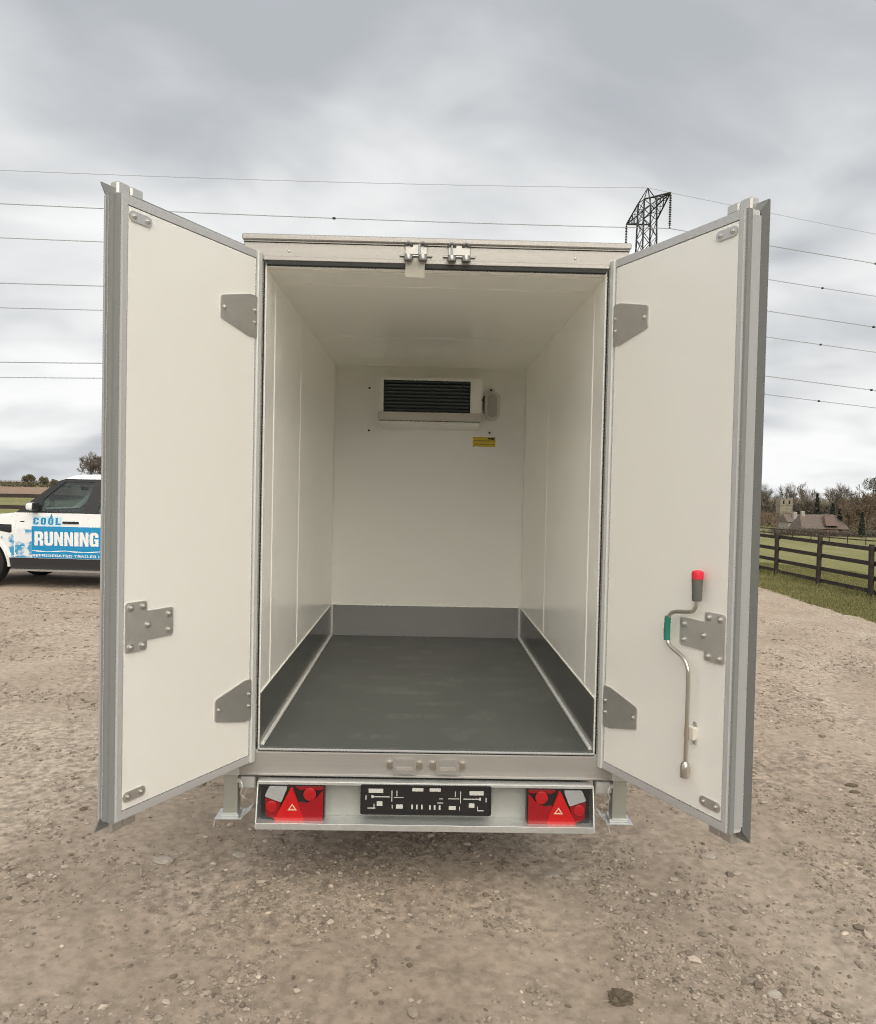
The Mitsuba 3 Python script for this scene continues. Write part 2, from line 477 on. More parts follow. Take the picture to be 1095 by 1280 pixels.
def pebbles(x, y, size, sink=0.25):
    n = len(x)
    jit = 1 + 0.28 * rng.standard_normal((n, 12, 1)).clip(-1.5, 1.5)
    sc = size[:, None, None] * np.stack([1 + 0.3 * rng.random(n), 0.75 + 0.3 * rng.random(n), 0.35 + 0.3 * rng.random(n)], -1)[:, None]
    p = ICO.vertices[None] * jit * sc
    th = rng.random(n) * 2 * np.pi
    c, s = np.cos(th)[:, None], np.sin(th)[:, None]
    p = np.stack([c * p[..., 0] - s * p[..., 1], s * p[..., 0] + c * p[..., 1], p[..., 2]], -1)
    z = yard_h(x, y) + size * sink
    p += np.stack([x, y, z], -1)[:, None]
    f = (ICO.faces[None] + (np.arange(n) * 12)[:, None, None]).reshape(-1, 3)
    t = rng.random((n, 1))
    col = np.array([[0.20, 0.165, 0.132]]) * (1 - t) + np.array([[0.47, 0.402, 0.337]]) * t
    col = 0.93 * np.where(rng.random((n, 1)) < 0.06, col * 1.35, col) * (0.8 + 0.4 * rng.random((n, 1)))
    return p.reshape(-1, 3), f, np.repeat(col.clip(0, 0.7), 12, 0)


n = 260000
r = 1.6 * (13.5 / 1.6) ** rng.random(n)
th = (rng.random(n) - 0.5) * 1.5
px, py = CAM[0] + r * np.sin(th), CAM[1] + r * np.cos(th)
clump = meshkit.fbm(np.stack([px, py, 0 * px], -1) * 1.3, 3, seed=9) * 0.6 + meshkit.fbm(np.stack([px, py, 0 * px], -1) * 5, 2, seed=12) * 0.4
keep = (px < verge_edge(py) + 0.1) & (rng.random(n) < np.clip((clump - 0.42) * 6.0, 0.05, 1) * (1 - 0.75 * np.minimum(track(px, py, np), 1)))
px, py, r = px[keep][:72000], py[keep][:72000], r[keep][:72000]
size = np.exp(rng.normal(math.log(0.0036), 0.52, len(px))) * np.clip(0.75 + r / 9, 0.9, 1.9)
v, f, c = pebbles(px, py, size.clip(0.0024, 0.021))
put('gravel', (v, f), 'gravel_mat', color=c)
labels['gravel'] = {'label': 'loose pale gravel scattered over the beige yard', 'category': 'gravel', 'kind': 'stuff'}

# the stones one would pick up
for x, y, s, lab in [(-1.141, 0.284, 0.035, 'pale flat stone on the yard below the free edge of the left trailer door'),
                     (1.188, -0.583, 0.024, 'small dark stone to the right of the dry dirt clod'),
                     (0.566, 0.272, 0.030, 'larger stone of the pair under the right tail light'),
                     (0.652, 0.259, 0.026, 'smaller stone of the pair under the right tail light'),
                     (1.332, 0.483, 0.030, 'grey stone on the yard by the bottom corner of the right trailer door'),
                     (-0.829, 0.374, 0.028, 'stone on the yard in front of the left prop stand'),
                     (2.566, 1.536, 0.030, 'flat dark stone at the right border of the yard, the farther of two'),
                     (2.52, 1.413, 0.024, 'flat dark stone at the right border of the yard, the nearer of two')]:
    m = trimesh.creation.icosphere(subdivisions=2, radius=1)
    d = 1 + 0.9 * (meshkit.fbm(m.vertices * 1.3 + [x * 9, y * 7, 2], 4, seed=2) - 0.5)
    m.vertices *= d[:, None] * np.array([1.2, 0.8, 0.42]) * s
    m.apply_translation((x, y, float(yard_h(np.array(x), np.array(y))) + s * 0.12))
    k = put('stone', m, 'stone_mat' if x < 2 else 'dirt_mat', smooth=25)
    labels[k] = {'label': lab, 'category': 'stone', 'group': 'stones lying on the yard'}

k = thing('dirt_clod', 'crumbly brown clod of dirt on the yard at the bottom of the picture', 'dirt clod')
m = trimesh.creation.icosphere(subdivisions=4, radius=1)
d = 1 + 1.1 * (meshkit.fbm(m.vertices * 2.6 + 5, 4, seed=8) - 0.5)
m.vertices *= d[:, None] * np.array([0.038, 0.029, 0.026])
z0 = float(yard_h(np.array(0.655), np.array(-0.625)))
m.apply_translation((0.655, -0.625, z0 + 0.012))
put('lump', m, 'dirt_mat', k, smooth=30)
a = np.array([[0.655, -0.625, z0 + 0.015]])
for dx, dy, dz in [(-0.075, -0.010, -0.004), (0.050, -0.085, -0.004), (-0.05, -0.03, -0.003)]:
    e = a + [[dx, dy, dz - 0.008]]
    put('stalk', sticks(a - [[0, 0, 0.008]], e, 0.0016, 0.0009, 5), 'stone_mat', k)

# ------------------------------------------------------------------ the refrigerated trailer
TR = thing('refrigerated_trailer', 'white refrigerated box trailer with both rear doors swung open, standing on the gravel yard', 'trailer')
L, H, HW = 2.673, 1.953, 0.69
YF = 0.064                                  # front of the jambs


def tr(name, mesh, material, parent=TR, smooth=False, **k):
    return put(name, moved(mesh, 0, 0, F), material, parent, smooth, **k)


# shell
tr('outer_wall', bx(-0.775, -0.695, YF, 2.755, -0.118, 2.055, 0.004), 'car_paint_mat', label='left outer side of the box')
tr('outer_wall', bx(0.695, 0.775, YF, 2.755, -0.118, 2.055, 0.004), 'car_paint_mat', label='right outer side of the box')
tr('front_wall', bx(-0.694, 0.694, 2.68, 2.752, -0.118, 2.055, 0.003), 'car_paint_mat')
tr('roof', bx(-0.778, 0.778, 0.09, 2.76, 2.056, 2.072, 0.004), 'car_paint_mat')
tr('roof_core', bx(-0.694, 0.694, YF, 2.679, 1.959, 2.055), 'cream_panel_mat')
tr('floor_core', bx(-0.694, 0.694, YF, 2.679, -0.116, -0.014), 'black_plastic_mat')
for s in (-1, 1):
    a, b = sorted((s * 0.700, s * 0.784))
    tr('corner_post', bx(a, b, YF, 0.16, -0.10, 1.983, 0.004), 'aluminium_mat')
    a, b = sorted((s * 0.6955, s * 0.7005))
    tr('jamb_seal', bx(a, b, 0.052, 0.0635, -0.010, 1.978, 0.002), 'black_rubber_mat')
# header, roof trim, sill
tr('header', cat(bx(-0.781, 0.781, 0.052, 0.14, 1.984, 2.055, 0.003), bx(-0.700, 0.700, 0.047, 0.056, 1.982, 1.999, 0.002)), 'aluminium_mat')
tr('roof_trim', cat(bx(-0.786, 0.786, 0.036, 0.15, 2.061, 2.085, 0.004), bx(-0.782, 0.782, 0.046, 0.15, 2.0555, 2.062)), 'aluminium_mat')
tr('header_seal', bx(-0.690, 0.690, 0.050, 0.095, 1.963, 1.9835, 0.003), 'black_rubber_mat')
tr('sill', cat(bx(-0.781, 0.781, 0.052, 0.14, -0.118, -0.018, 0.003), bx(-0.76, 0.76, 0.049, 0.056, -0.116, -0.106, 0.002)), 'aluminium_mat')
tr('threshold_strip', bx(-0.6905, 0.6905, 0.049, 0.0605, -0.012, -0.004, 0.002), 'edge_alu_mat')
rivet = trimesh.creation.icosphere(subdivisions=1, radius=0.006)
rivet.vertices *= [1, 0.45, 1]
rv = mikit.ply(moved(rivet, 0, 0, F), 'steel_plate_mat', smooth=True)
for x in (-0.60, 0.561, -0.742, 0.742):
    put_copy('rivet', rv, trimesh.transformations.translation_matrix((x, 0.0515, 2.021)), TR)

# inside lining: panels with cover strips over their joints
for s, cuts in ((-1, (0.064, 0.275, 1.035, 2.67)), (1, (0.064, 0.28, 1.54, 2.67))):
    for y0, y1 in zip(cuts[:-1], cuts[1:]):
        a, b = sorted((s * HW, s * (HW + 0.0048)))
        tr('wall_panel', bx(a, b, y0 + 0.002, y1 - 0.002, -0.012, 1.958), 'cream_panel_mat')
    for y in cuts[1:-1]:
        a, b = sorted((s * (HW - 0.0022), s * (HW + 0.003)))
        tr('joint_strip', bx(a, b, y - 0.006, y + 0.006, 0.228, 1.952, 0.0008), 'joint_mat')
for y0, y1 in ((0.096, 0.32), (0.32, 1.525), (1.525, 2.672)):
    tr('ceiling_panel', bx(-0.6895, 0.6895, y0 + 0.002, y1 - 0.002, H, H + 0.0055), 'cream_panel_mat')
for y in (0.32, 1.525):
    tr('joint_strip', bx(-0.686, 0.686, y - 0.006, y + 0.006, H - 0.0022, H + 0.003, 0.0008), 'joint_mat')
tr('back_panel', bx(-0.6895, 0.6895, L, L + 0.006, -0.012, H - 0.0005), 'cream_panel_mat')
tr('cove_strip', cat(bx(-0.686, 0.686, L - 0.004, L - 0.0005, H - 0.014, H - 0.001, 0.001),
                     bx(-0.689, -0.684, L - 0.006, L - 0.001, 0.23, H - 0.016, 0.001), bx(0.684, 0.689, L - 0.006, L - 0.001, 0.23, H - 0.016, 0.001)), 'joint_mat')
for s in (-1, 1):
    a, b = sorted((s * 0.6865, s * 0.6897))
    tr('kick_plate', bx(a, b, 0.066, 2.668, 0.0, 0.221), 'kick_plate_mat')
    a, b = sorted((s * 0.6848, s * 0.6895))
    tr('kick_plate_trim', bx(a, b, 0.066, 2.668, 0.2212, 0.2262, 0.001), 'joint_mat')
    tr('corner_bead', tube([(s * 0.6805, 0.086, 0.006), (s * 0.6805, 2.664, 0.006)], 0.0082, 8), 'bead_mat', smooth=40)
    tr('corner_bead', tube([(s * 0.6815, 2.664, 0.004), (s * 0.6815, 2.664, 0.224)], 0.0070, 8), 'bead_mat', smooth=40)
tr('kick_plate', bx(-0.6862, 0.6862, L - 0.0042, L - 0.0004, 0.0, 0.221), 'end_plate_mat', label='light grey kick plate on the end wall')
tr('kick_plate_trim', bx(-0.680, 0.680, L - 0.0062, L - 0.0005, 0.2212, 0.2262, 0.001), 'joint_mat')
tr('floor_board', bx(-0.689, 0.689, 0.0608, L - 0.001, -0.0135, 0.0, 0.001), 'trailer_floor_mat')

# latch keepers on the header and on the sill
for x in (-0.0865, 0.088):
    k = numbered(TR + '__latch_keeper')
    tr('base', bx(x - 0.066, x + 0.066, 0.042, 0.0515, 2.010, 2.018, 0.002), 'latch_mat', k)
    tr('back_plate', bx(x - 0.045, x + 0.045, 0.045, 0.0518, 2.019, 2.060, 0.002), 'latch_mat', k)
    for dx in (-0.030, 0.028):
        cup = lathe([(0.0, -0.022), (0.017, -0.022), (0.019, -0.012), (0.016, 0.0), (0.0, 0.0)], 16)
        tr('cup', moved(cup, x + dx, 0.030, 2.012), 'latch_mat', k, smooth=40)
        tr('hook', cat(tube(spline([(x + dx - 0.014, 0.044, 2.055), (x + dx, 0.026, 2.062), (x + dx + 0.014, 0.044, 2.054)], 4), 0.0055, 6)), 'latch_mat', k, smooth=40)
    tr('pin', tube([(x + (0.014 if x < 0 else -0.03), 0.034, 2.014), (x + (0.014 if x < 0 else -0.03), 0.034, 2.056)], 0.0045, 8), 'bolt_mat', k, smooth=40)
for x in (-0.0905, 0.0865):
    k = numbered(TR + '__latch_keeper')
    tr('base', bx(x - 0.074, x + 0.074, 0.047, 0.0515, -0.074, -0.060, 0.002), 'aluminium_mat', k)
    tr('cup', prism_xz(rounded(sbox(x - 0.048, -0.093, x + 0.048, -0.040), 0.014), 0.030, 0.0516), 'aluminium_mat', k, smooth=30)
    tr('slot', prism_xz(rounded(sbox(x - 0.034, -0.080, x + 0.034, -0.066), 0.005), 0.0275, 0.0305), 'steel_plate_mat', k)
    for dx in (-0.062, 0.062):
        tr('ear', prism_xz(rounded(sbox(x + dx - 0.010, -0.076, x + dx + 0.010, -0.050), 0.006), 0.036, 0.0514), 'chrome_mat', k)
k = tr('door_catch_tab', cat(bx(-0.128, -0.050, 0.043, 0.046, 1.929, 1.995, 0.0006), bx(-0.128, -0.050, 0.043, 0.052, 1.926, 1.930)), 'clear_tab_mat', label='clear plastic tab hanging from the header')

# evaporator on the end wall
ev = numbered(TR + '__evaporator')
YE = 2.473
hole = sbox(-0.328, 1.612, 0.278, 1.832)
tr('casing', cat(prism_xz(rounded(sbox(-0.356, 1.600, 0.358, 1.852), 0.006).difference(hole), YE, L - 0.001)), 'white_plastic_mat', ev)
tr('duct', bx(-0.334, 0.284, YE + 0.06, YE + 0.07, 1.606, 1.838), 'black_plastic_mat', ev)
for i in range(9):
    z = 1.624 + i * 0.0248
    s_ = bx(-0.327, 0.277, -0.010, 0.010, -0.0026, 0.0026)
    s_.apply_transform(trimesh.transformations.rotation_matrix(-0.35, [1, 0, 0]))
    tr('slat', moved(s_, 0, YE + 0.012, z), 'slat_mat', ev)
tr('grille_frame', prism_xz(sbox(-0.3285, 1.6115, 0.2785, 1.8325).difference(sbox(-0.322, 1.618, 0.272, 1.826)), YE - 0.002, YE + 0.02), 'black_plastic_mat', ev)
tr('front_rail', bx(-0.366, 0.367, YE - 0.022, YE + 0.10, 1.553, 1.6095, 0.004), 'lamp_ring_mat', ev)
tr('tray_shadow_gap', bx(-0.350, 0.350, YE + 0.006, YE + 0.05, 1.5475, 1.5535), 'dark_seal_mat', ev)
tr('drip_tray', trimesh.convex.convex_hull(np.array([(x, y, z) for x, y, z in
   [(-0.348, YE + 0.004, 1.547), (0.348, YE + 0.004, 1.547), (-0.348, YE + 0.010, 1.527), (0.348, YE + 0.010, 1.527), (-0.344, L - 0.002, 1.546), (0.344, L - 0.002, 1.546), (-0.344, L - 0.002, 1.508), (0.344, L - 0.002, 1.508)]])), 'white_plastic_mat', ev)
bl = numbered(TR + '__bulkhead_light')
oval = Point(0, 0).buffer(1, quad_segs=12)
cap = sbox(-0.001, -0.052, 0.001, 0.052).buffer(0.054, quad_segs=10)
tr('surround', moved(prism_xz(cap, -0.035, 0.0), 0.448, L - 0.001, 1.685), 'lamp_ring_mat', bl, smooth=35)
tr('lens', moved(prism_xz(cap.buffer(-0.021), -0.040, -0.0352), 0.448, L - 0.001, 1.685), 'grey_lens_mat', bl, smooth=35)
tr('conduit', tube(spline([(0.376, L - 0.02, 1.72), (0.39, L - 0.03, 1.75), (0.385, L - 0.02, 1.67), (0.396, L - 0.012, 1.63)], 6), 0.006, 8), 'grip_grey_mat', bl, smooth=40)
wl = numbered(TR + '__warning_label')
tr('sheet', bx(0.314, 0.478, L - 0.0016, L - 0.0004, 1.390, 1.461), 'yellow_label_mat', wl)
for z in (1.404, 1.430):
    tr('print', bx(0.322, 0.470, L - 0.0022, L - 0.0017, z, z + 0.008), 'yellow_print_mat', wl)
tr('print', bx(0.424, 0.472, L - 0.0024, L - 0.0017, 1.443, 1.457), 'label_ink_mat', wl)
washer = mikit.ply(moved(prism_xz(Point(0, 0).buffer(0.017, quad_segs=6).difference(Point(0, 0).buffer(0.006)), -0.003, 0), 0, 0, F), 'white_plastic_mat')
plug = mikit.ply(moved(prism_xz(Point(0, 0).buffer(0.0085, quad_segs=4), -0.006, -0.0005), 0, 0, F), 'black_rubber_mat')
for x, z in ((-0.441, 1.797), (-0.441, 1.490), (0.439, 1.801), (0.435, 1.493)):
    M = trimesh.transformations.translation_matrix((x, L - 0.0006, z))
    put_copy('fixing_washer', washer, M, TR)
    put_copy('fixing_plug', plug, M, TR)

# the doors
bolt_mesh = lathe([(0.0, -0.010), (0.0045, -0.0098), (0.0085, -0.007), (0.0095, -0.003), (0.0128, -0.0022), (0.0128, 0.0), (0.0, 0.0)], 12, 'z')
ring2 = lambda a, b, c, d, w: sbox(a, c, b, d).difference(sbox(a + w, c + w, b - w, d - w))


def door_frame(s, ang):
    """(d along the door from its hinge, t out through its thickness, z) -> world."""
    d = np.array([s * math.sin(ang), -math.cos(ang), 0])
    t = np.array([s * math.cos(ang), math.sin(ang), 0])
    M = np.eye(4)
    M[:3, 0], M[:3, 1], M[:3, 2], M[:3, 3] = d, t, [0, 0, 1], [s * 0.712, 0.0415, F]
    return M


def make_door(s, ang):
    M = door_frame(s, ang)
    D = numbered(TR + '__door')
    labels[D] = {'label': 'left rear door, opened outwards' if s < 0 else 'right rear door, opened outwards, with the crank on it'}

    def dp(name, mesh, material, smooth=False):
        m = mesh.copy()
        m.apply_transform(M)
        return put(name, m, material, D, smooth)

    Z0, Z1, W = -0.059, 2.014, 0.713
    fr = cat(prism_xz(ring2(-0.006, W, Z0, Z1, 0.033), 0.0055, 0.062),
             prism_xz(sbox(-0.001, Z0 + 0.005, W - 0.004, Z1 - 0.005).difference(sbox(0.0225, Z0 + 0.032, W - 0.024, Z1 - 0.032)), 0.0, 0.0056))
    dp('frame', fr, 'door_frame_mat')
    dp('panel_gasket', prism_xz(sbox(0.0225, Z0 + 0.032, W - 0.024, Z1 - 0.032).difference(sbox(0.026, Z0 + 0.0355, W - 0.0275, Z1 - 0.0355)), 0.003, 0.010), 'dark_seal_mat')
    dp('inner_panel', bx(0.0258, W - 0.0273, 0.0015, 0.03, Z0 + 0.0353, Z1 - 0.0353), 'cream_panel_mat')
    dp('outer_panel', bx(0.0, W - 0.002, 0.0622, 0.066, Z0 + 0.002, Z1 - 0.002), 'car_paint_mat')
    zc = (Z0, Z1)
    if s < 0:
        seal = Polygon([(W + 0.0005, 0.006), (W + 0.006, 0.010), (W + 0.009, 0.022), (W + 0.005, 0.034), (W + 0.009, 0.046), (W + 0.006, 0.056), (W + 0.0005, 0.057)])
        dp('edge_seal', prism(seal, Z1 - Z0 - 0.004).apply_translation((0, 0, Z0 + 0.002)), 'grey_seal_mat', 30)
        dp('edge_strip', bx(W - 0.010, W + 0.008, 0.0665, 0.0745, Z0 + 0.004, Z1 - 0.003, 0.001), 'edge_alu_mat')
        lip_end, t1 = W + 0.006, 0.090
    else:
        seal = Polygon([(W + 0.0005, 0.005), (W + 0.008, 0.008), (W + 0.010, 0.018), (W + 0.007, 0.026), (W + 0.0005, 0.027)])
        dp('edge_seal', prism(seal, Z1 - Z0 - 0.004).apply_translation((0, 0, Z0 + 0.002)), 'grey_seal_mat', 30)
        dp('edge_strip', bx(W + 0.0005, W + 0.006, 0.0275, 0.0665, Z0 + 0.018, Z1 - 0.018, 0.001), 'edge_alu_mat')
        lip = [(W - 0.012, 0.0672, 0.0), (W + 0.003, 0.0672, 0.0), (W + 0.010, 0.099, 0.042), (W + 0.005, 0.102, 0.042), (W - 0.012, 0.074, 0.0)]
        dp('overlap_lip', trimesh.convex.convex_hull(np.array([(d, t, Z1 - 0.002 + e) for d, t, e in lip] + [(d, t, Z0 + 0.002 - e) for d, t, e in lip])), 'dark_seal_mat')
        lip_end, t1 = W + 0.004, 0.099
    # flared rubber lips along the top and the bottom edge
    for zz, sg in ((Z1, 1), (Z0, -1)):
        A = [(0.0, 0.0668), (0.0, 0.0718), (0.0, t1), (0.0, t1 + 0.003)]
        P0 = [(-0.01, 0.0755, zz - sg * 0.012), (-0.01, 0.0805, zz - sg * 0.012), (-0.01, t1, zz + sg * 0.040), (-0.01, t1 + 0.004, zz + sg * 0.038)]
        P1 = [(W - 0.01, 0.0755, zz - sg * 0.012), (W - 0.01, 0.0805, zz - sg * 0.012), (lip_end, t1, zz + sg * 0.044), (lip_end, t1 + 0.004, zz + sg * 0.042)]
        dp('seal_lip', trimesh.convex.convex_hull(np.array(P0 + P1)), 'grey_seal_mat')
    dp('hinge_profile', bx(-0.009, 0.018, -0.0065, 0.012, Z0 + 0.001, Z1 - 0.001, 0.003), 'hinge_profile_mat')
    # hinge plates
    B = mikit.ply(bolt_mesh, 'bolt_mat', smooth=40)
    Bs = mikit.ply(moved(trimesh.Trimesh(bolt_mesh.vertices * [0.8, 0.8, 0.8], bolt_mesh.faces, process=False)), 'bolt_mat', smooth=40)
    RZ = np.array([[1, 0, 0, 0], [0, 0, 1, 0], [0, 1, 0, 0], [0, 0, 0, 1.0]])

    def bolt(d, z, shape=B, t=-0.0042):
        X = M @ trimesh.transformations.translation_matrix((d, t, z)) @ RZ
        put_copy('bolt', shape, X, D)

    for zc in (1.747, 0.205):
        pl = rounded([(0.235, zc + 0.042), (0.235, zc - 0.042), (0.062, zc - 0.083), (0.0185, zc - 0.083), (0.0185, zc + 0.083), (0.062, zc + 0.083)], 0.012)
        dp('hinge_plate', prism_xz(pl, -0.0042, 0.0012), 'steel_plate_mat')
        for d, z in ((0.214, zc), (0.033, zc + 0.024), (0.033, zc - 0.024)):
            bolt(d, z, Bs)
        kn = tube([(-0.012, 0.058, zc - 0.075), (-0.012, 0.058, zc + 0.075)], 0.013, 12)
        dp('hinge_knuckle', kn, 'steel_plate_mat', 40)
    tz = 0.587
    lp = unary_union([sbox(0.588, 0.502, 0.682, 0.671), sbox(0.464, tz - 0.052, 0.60, tz + 0.048)])
    dp('lock_plate', prism_xz(rounded(lp, 0.010), -0.0044, 0.0012), 'steel_plate_mat')
    for d, z in ((0.662, 0.653), (0.608, 0.653), (0.662, 0.520), (0.608, 0.520), (0.486, tz + 0.026), (0.486, tz - 0.030), (0.585, tz)):
        bolt(d, z, B, -0.0044)
    for zc in (1.950, 0.017):
        dp('guide_plate', prism_xz(rounded(sbox(0.586, zc - 0.017, 0.684, zc + 0.017), 0.0155), -0.0036, 0.0012), 'steel_plate_mat')
        for d in (0.606, 0.664):
            bolt(d, zc, Bs, -0.0036)
    # locking rod and its cams on the outer side
    rod = 0.634
    dp('locking_rod', tube([(rod, 0.092, Z0 - 0.030), (rod, 0.092, Z1 + 0.020)], 0.011, 12), 'galvanised_mat', 40)
    for zz, sg in ((Z1, 1), (Z0, -1)):
        a, b = sorted((zz + sg * 0.014, zz + sg * 0.066))
        dp('rod_cam', cat(bx(rod - 0.026, rod + 0.030, 0.074, 0.112, a, b, 0.006), bx(rod - 0.092, rod - 0.034, 0.080, 0.104, a + 0.020 * (sg > 0) - 0.002, b - 0.004 + 0.006 * (sg > 0), 0.006)), 'steel_plate_mat')
        dp('rod_guide', bx(rod - 0.05, rod + 0.05, 0.0662, 0.078, zz - sg * 0.09 - 0.02, zz - sg * 0.09 + 0.02, 0.003), 'steel_plate_mat')
    dp('lock_handle', tube(spline([(rod, 0.10, 0.60), (rod - 0.06, 0.125, 0.60), (rod - 0.25, 0.125, 0.60), (rod - 0.36, 0.11, 0.60)], 5), 0.010, 10), 'galvanised_mat', 40)
    return D, M


make_door(-1, 0.4658)
DR, MR = make_door(1, 0.4094)
clip = cat(bx(0.532, 0.566, -0.020, 0.0012, 0.216, 0.262, 0.003), bx(0.527, 0.540, -0.030, -0.018, 0.222, 0.256, 0.003))
clip.apply_transform(MR)
put('crank_clip', clip, 'lamp_ring_mat', DR)
for z in (0.207, 0.272):
    m = bx(0.545, 0.563, -0.006, 0.0012, z - 0.007, z + 0.007, 0.002)
    m.apply_transform(MR)
    put('clip_screw', m, 'steel_plate_mat', DR)

CK = thing('crank_handle', 'bent chrome crank with red tipped grip and green sleeve, clipped to the right door', 'crank handle')


def ck(name, mesh, material, smooth=False):
    m = mesh.copy()
    m.apply_transform(MR)
    put(name, m, material, CK, smooth)


o, tt = 0.022, -0.030
path = [(0.551 + o, tt, 0.716), (0.549 + o, tt, 0.690), (0.535 + o, tt, 0.669), (0.505 + o, tt, 0.661), (0.455 + o, tt, 0.656), (0.424 + o, tt, 0.645), (0.409 + o, tt, 0.622), (0.406 + o, tt, 0.585),
        (0.406 + o, tt, 0.552), (0.421 + o, tt, 0.530), (0.456 + o, tt, 0.514), (0.492 + o, tt, 0.499), (0.516 + o, tt, 0.470), (0.522 + o, tt, 0.430), (0.522 + o, tt, 0.30), (0.521 + o, tt, 0.19), (0.520 + o, tt, 0.135)]
ck('rod', tube(spline(path, 6), 0.0072, 12), 'chrome_mat', 40)
grip = lathe([(0.0, 0.0), (0.0150, 0.0), (0.0165, 0.004), (0.0172, 0.03), (0.0195, 0.082), (0.0195, 0.084), (0.0, 0.084)], 20)
ck('grip', moved(grip, 0.553 + o, tt, 0.706), 'grip_grey_mat', 35)
ck('grip_cap', moved(lathe([(0.0, 0.0), (0.0202, 0.0), (0.0206, 0.018), (0.019, 0.026), (0.011, 0.030), (0.0, 0.031)], 20), 0.5535 + o, tt, 0.7902 - 0.008), 'grip_red_mat', 35)
ck('sleeve', tube([(0.4075 + o, tt, 0.632), (0.405 + o, tt, 0.60), (0.404 + o, tt, 0.575), (0.4055 + o, tt, 0.546)], 0.0112, 14), 'green_sleeve_mat', 40)
sock = lathe([(0.0, 0.0), (0.0165, 0.0), (0.0170, 0.028), (0.0150, 0.046), (0.0085, 0.056), (0.0, 0.057)], 16)
ck('socket', moved(sock, 0.519 + o, tt, 0.082), 'chrome_mat', 35)

# rear bumper channel with lamps and number plate holder (heights above the yard)


def lo(name, mesh, material, parent=TR, smooth=False, **k):
    return put(name, mesh, material, parent, smooth, **k)


lo('bumper_plate', bx(-0.6800, 0.6800, 0.058, 0.064, 0.290, 0.4525, 0.0015), 'bumper_plate_mat')
tr('underfloor_seal', bx(-0.64, 0.64, 0.068, 0.13, -0.134, -0.1185, 0.002), 'black_rubber_mat')
lo('bumper', cat(bx(-0.682, 0.682, 0.014, 0.0575, 0.4475, 0.4535, 0.001), bx(-0.682, 0.682, -0.030, 0.0575, 0.2935, 0.2995, 0.001),
                bx(-0.682, 0.682, -0.0325, -0.0265, 0.274, 0.2995, 0.001), bx(-0.682, 0.682, 0.010, 0.0138, 0.4415, 0.4535, 0.001), prism_yz(Polygon([(-0.03, 0.278), (0.06, 0.278), (0.06, 0.452), (0.012, 0.452), (0.008, 0.43)]), -0.6845, -0.6805), prism_yz(Polygon([(-0.03, 0.278), (0.06, 0.278), (0.06, 0.452), (0.012, 0.452), (0.008, 0.43)]), 0.6805, 0.6845)), 'galvanised_mat')
lo('bumper_bracket', cat(*[bx(x - 0.03, x + 0.03, 0.065, 0.30, 0.33, 0.444, 0.003) for x in (-0.45, 0.45)]), 'galvanised_mat')


def tail_light(s):
    TL = numbered(TR + '__tail_light')
    X0, u = 0.670, 1.0 / 2103.0

    def pt(a, b):
        """zoomed sketch units from the outer top corner of the lamp -> x, z"""
        return (s * (X0 - (a - 425) * u), 0.4400 - (b - 160) * u * 0.92)

    def lens(name, poly, y0, y1, material, r=0.004):
        P = rounded([pt(*q) for q in poly], r) if not hasattr(poly, 'buffer') else poly
        lo(name, prism_xz(P, y0, y1), material, TL)

    lo('housing', prism_xz(rounded([pt(425, 158), pt(965, 158), pt(965, 487), pt(425, 487)], 0.010), 0.012, 0.0575), 'black_plastic_mat', TL)
    lens('lens', [(745, 318), (815, 322), (905, 264), (958, 192), (958, 484), (800, 484)], -0.002, 0.0121, 'red_lens_mat', 0.003)
    lens('lens', [(722, 170), (958, 170), (958, 190), (905, 196), (845, 176), (772, 200)], -0.0015, 0.0121, 'deep_red_lens_mat', 0.001)
    lens('lens', [(466, 268), (600, 318), (560, 478), (472, 430)], -0.001, 0.0121, 'deep_red_lens_mat')
    lens('triangle_reflector', [(690, 160), (806, 484), (540, 484)], -0.004, 0.0118, 'bright_red_lens_mat', 0.006)
    lens('reversing_lens', [(497, 172), (655, 172), (604, 312), (462, 258)], -0.004, 0.0119, 'clear_lens_mat', 0.006)
    for a, b, r in ((520, 350, 46), (845, 235, 54)):
        x, z = pt(a, b)
        d = lathe([(0.0, 0.012), (r * u, 0.011), (r * u, 0.0035), (r * u * 0.9, 0.0026), (r * u * 0.5, 0.0018), (0.0, 0.0015)], 24, 'z')
        d.apply_transform(SWAP_XZ)
        lo('round_lens', moved(d, x, -0.0062, z), 'round_lens_mat', TL, 30)
    tri = Polygon([pt(698, 318), pt(742, 385), pt(656, 385)])
    lens('reflector_mark', tri.buffer(-0.0008).difference(tri.buffer(-0.0052)), -0.0048, -0.0038, 'reflector_mark_mat')
    x, z = pt(698, 372)
    t = meshkit.text_mesh('E', 0.007, 0.001)
    t.apply_transform(SWAP_XZ)
    lo('reflector_mark', moved(t, x - 0.0022, -0.0048, z - 0.004), 'reflector_mark_mat', TL)


tail_light(-1)
tail_light(1)
NP = numbered(TR + '__number_plate_holder')
plate = rounded(sbox(-0.266, 0.3265, 0.266, 0.449), 0.008)
lo('tray', cat(prism_xz(plate, 0.010, 0.020), prism_xz(plate.difference(plate.buffer(-0.006)), 0.004, 0.0101), bx(-0.20, 0.20, 0.0201, 0.057, 0.35, 0.43)), 'black_plastic_mat', NP)
# moulded slots and pads of the holder, 5.76 sketch units per picture pixel
SK = 0.532 / 940.0


def mark(a0, b0, a1, b1):
    x0, x1 = -0.266 + (a0 - 60) * SK, -0.266 + (a1 - 60) * SK
    z1, z0 = 0.449 - (b0 - 75) * SK * 0.98, 0.449 - (b1 - 75) * SK * 0.98
    lo('moulding', bx(x0, x1, 0.0075, 0.0102, z0, z1), 'plate_mark_mat', NP)


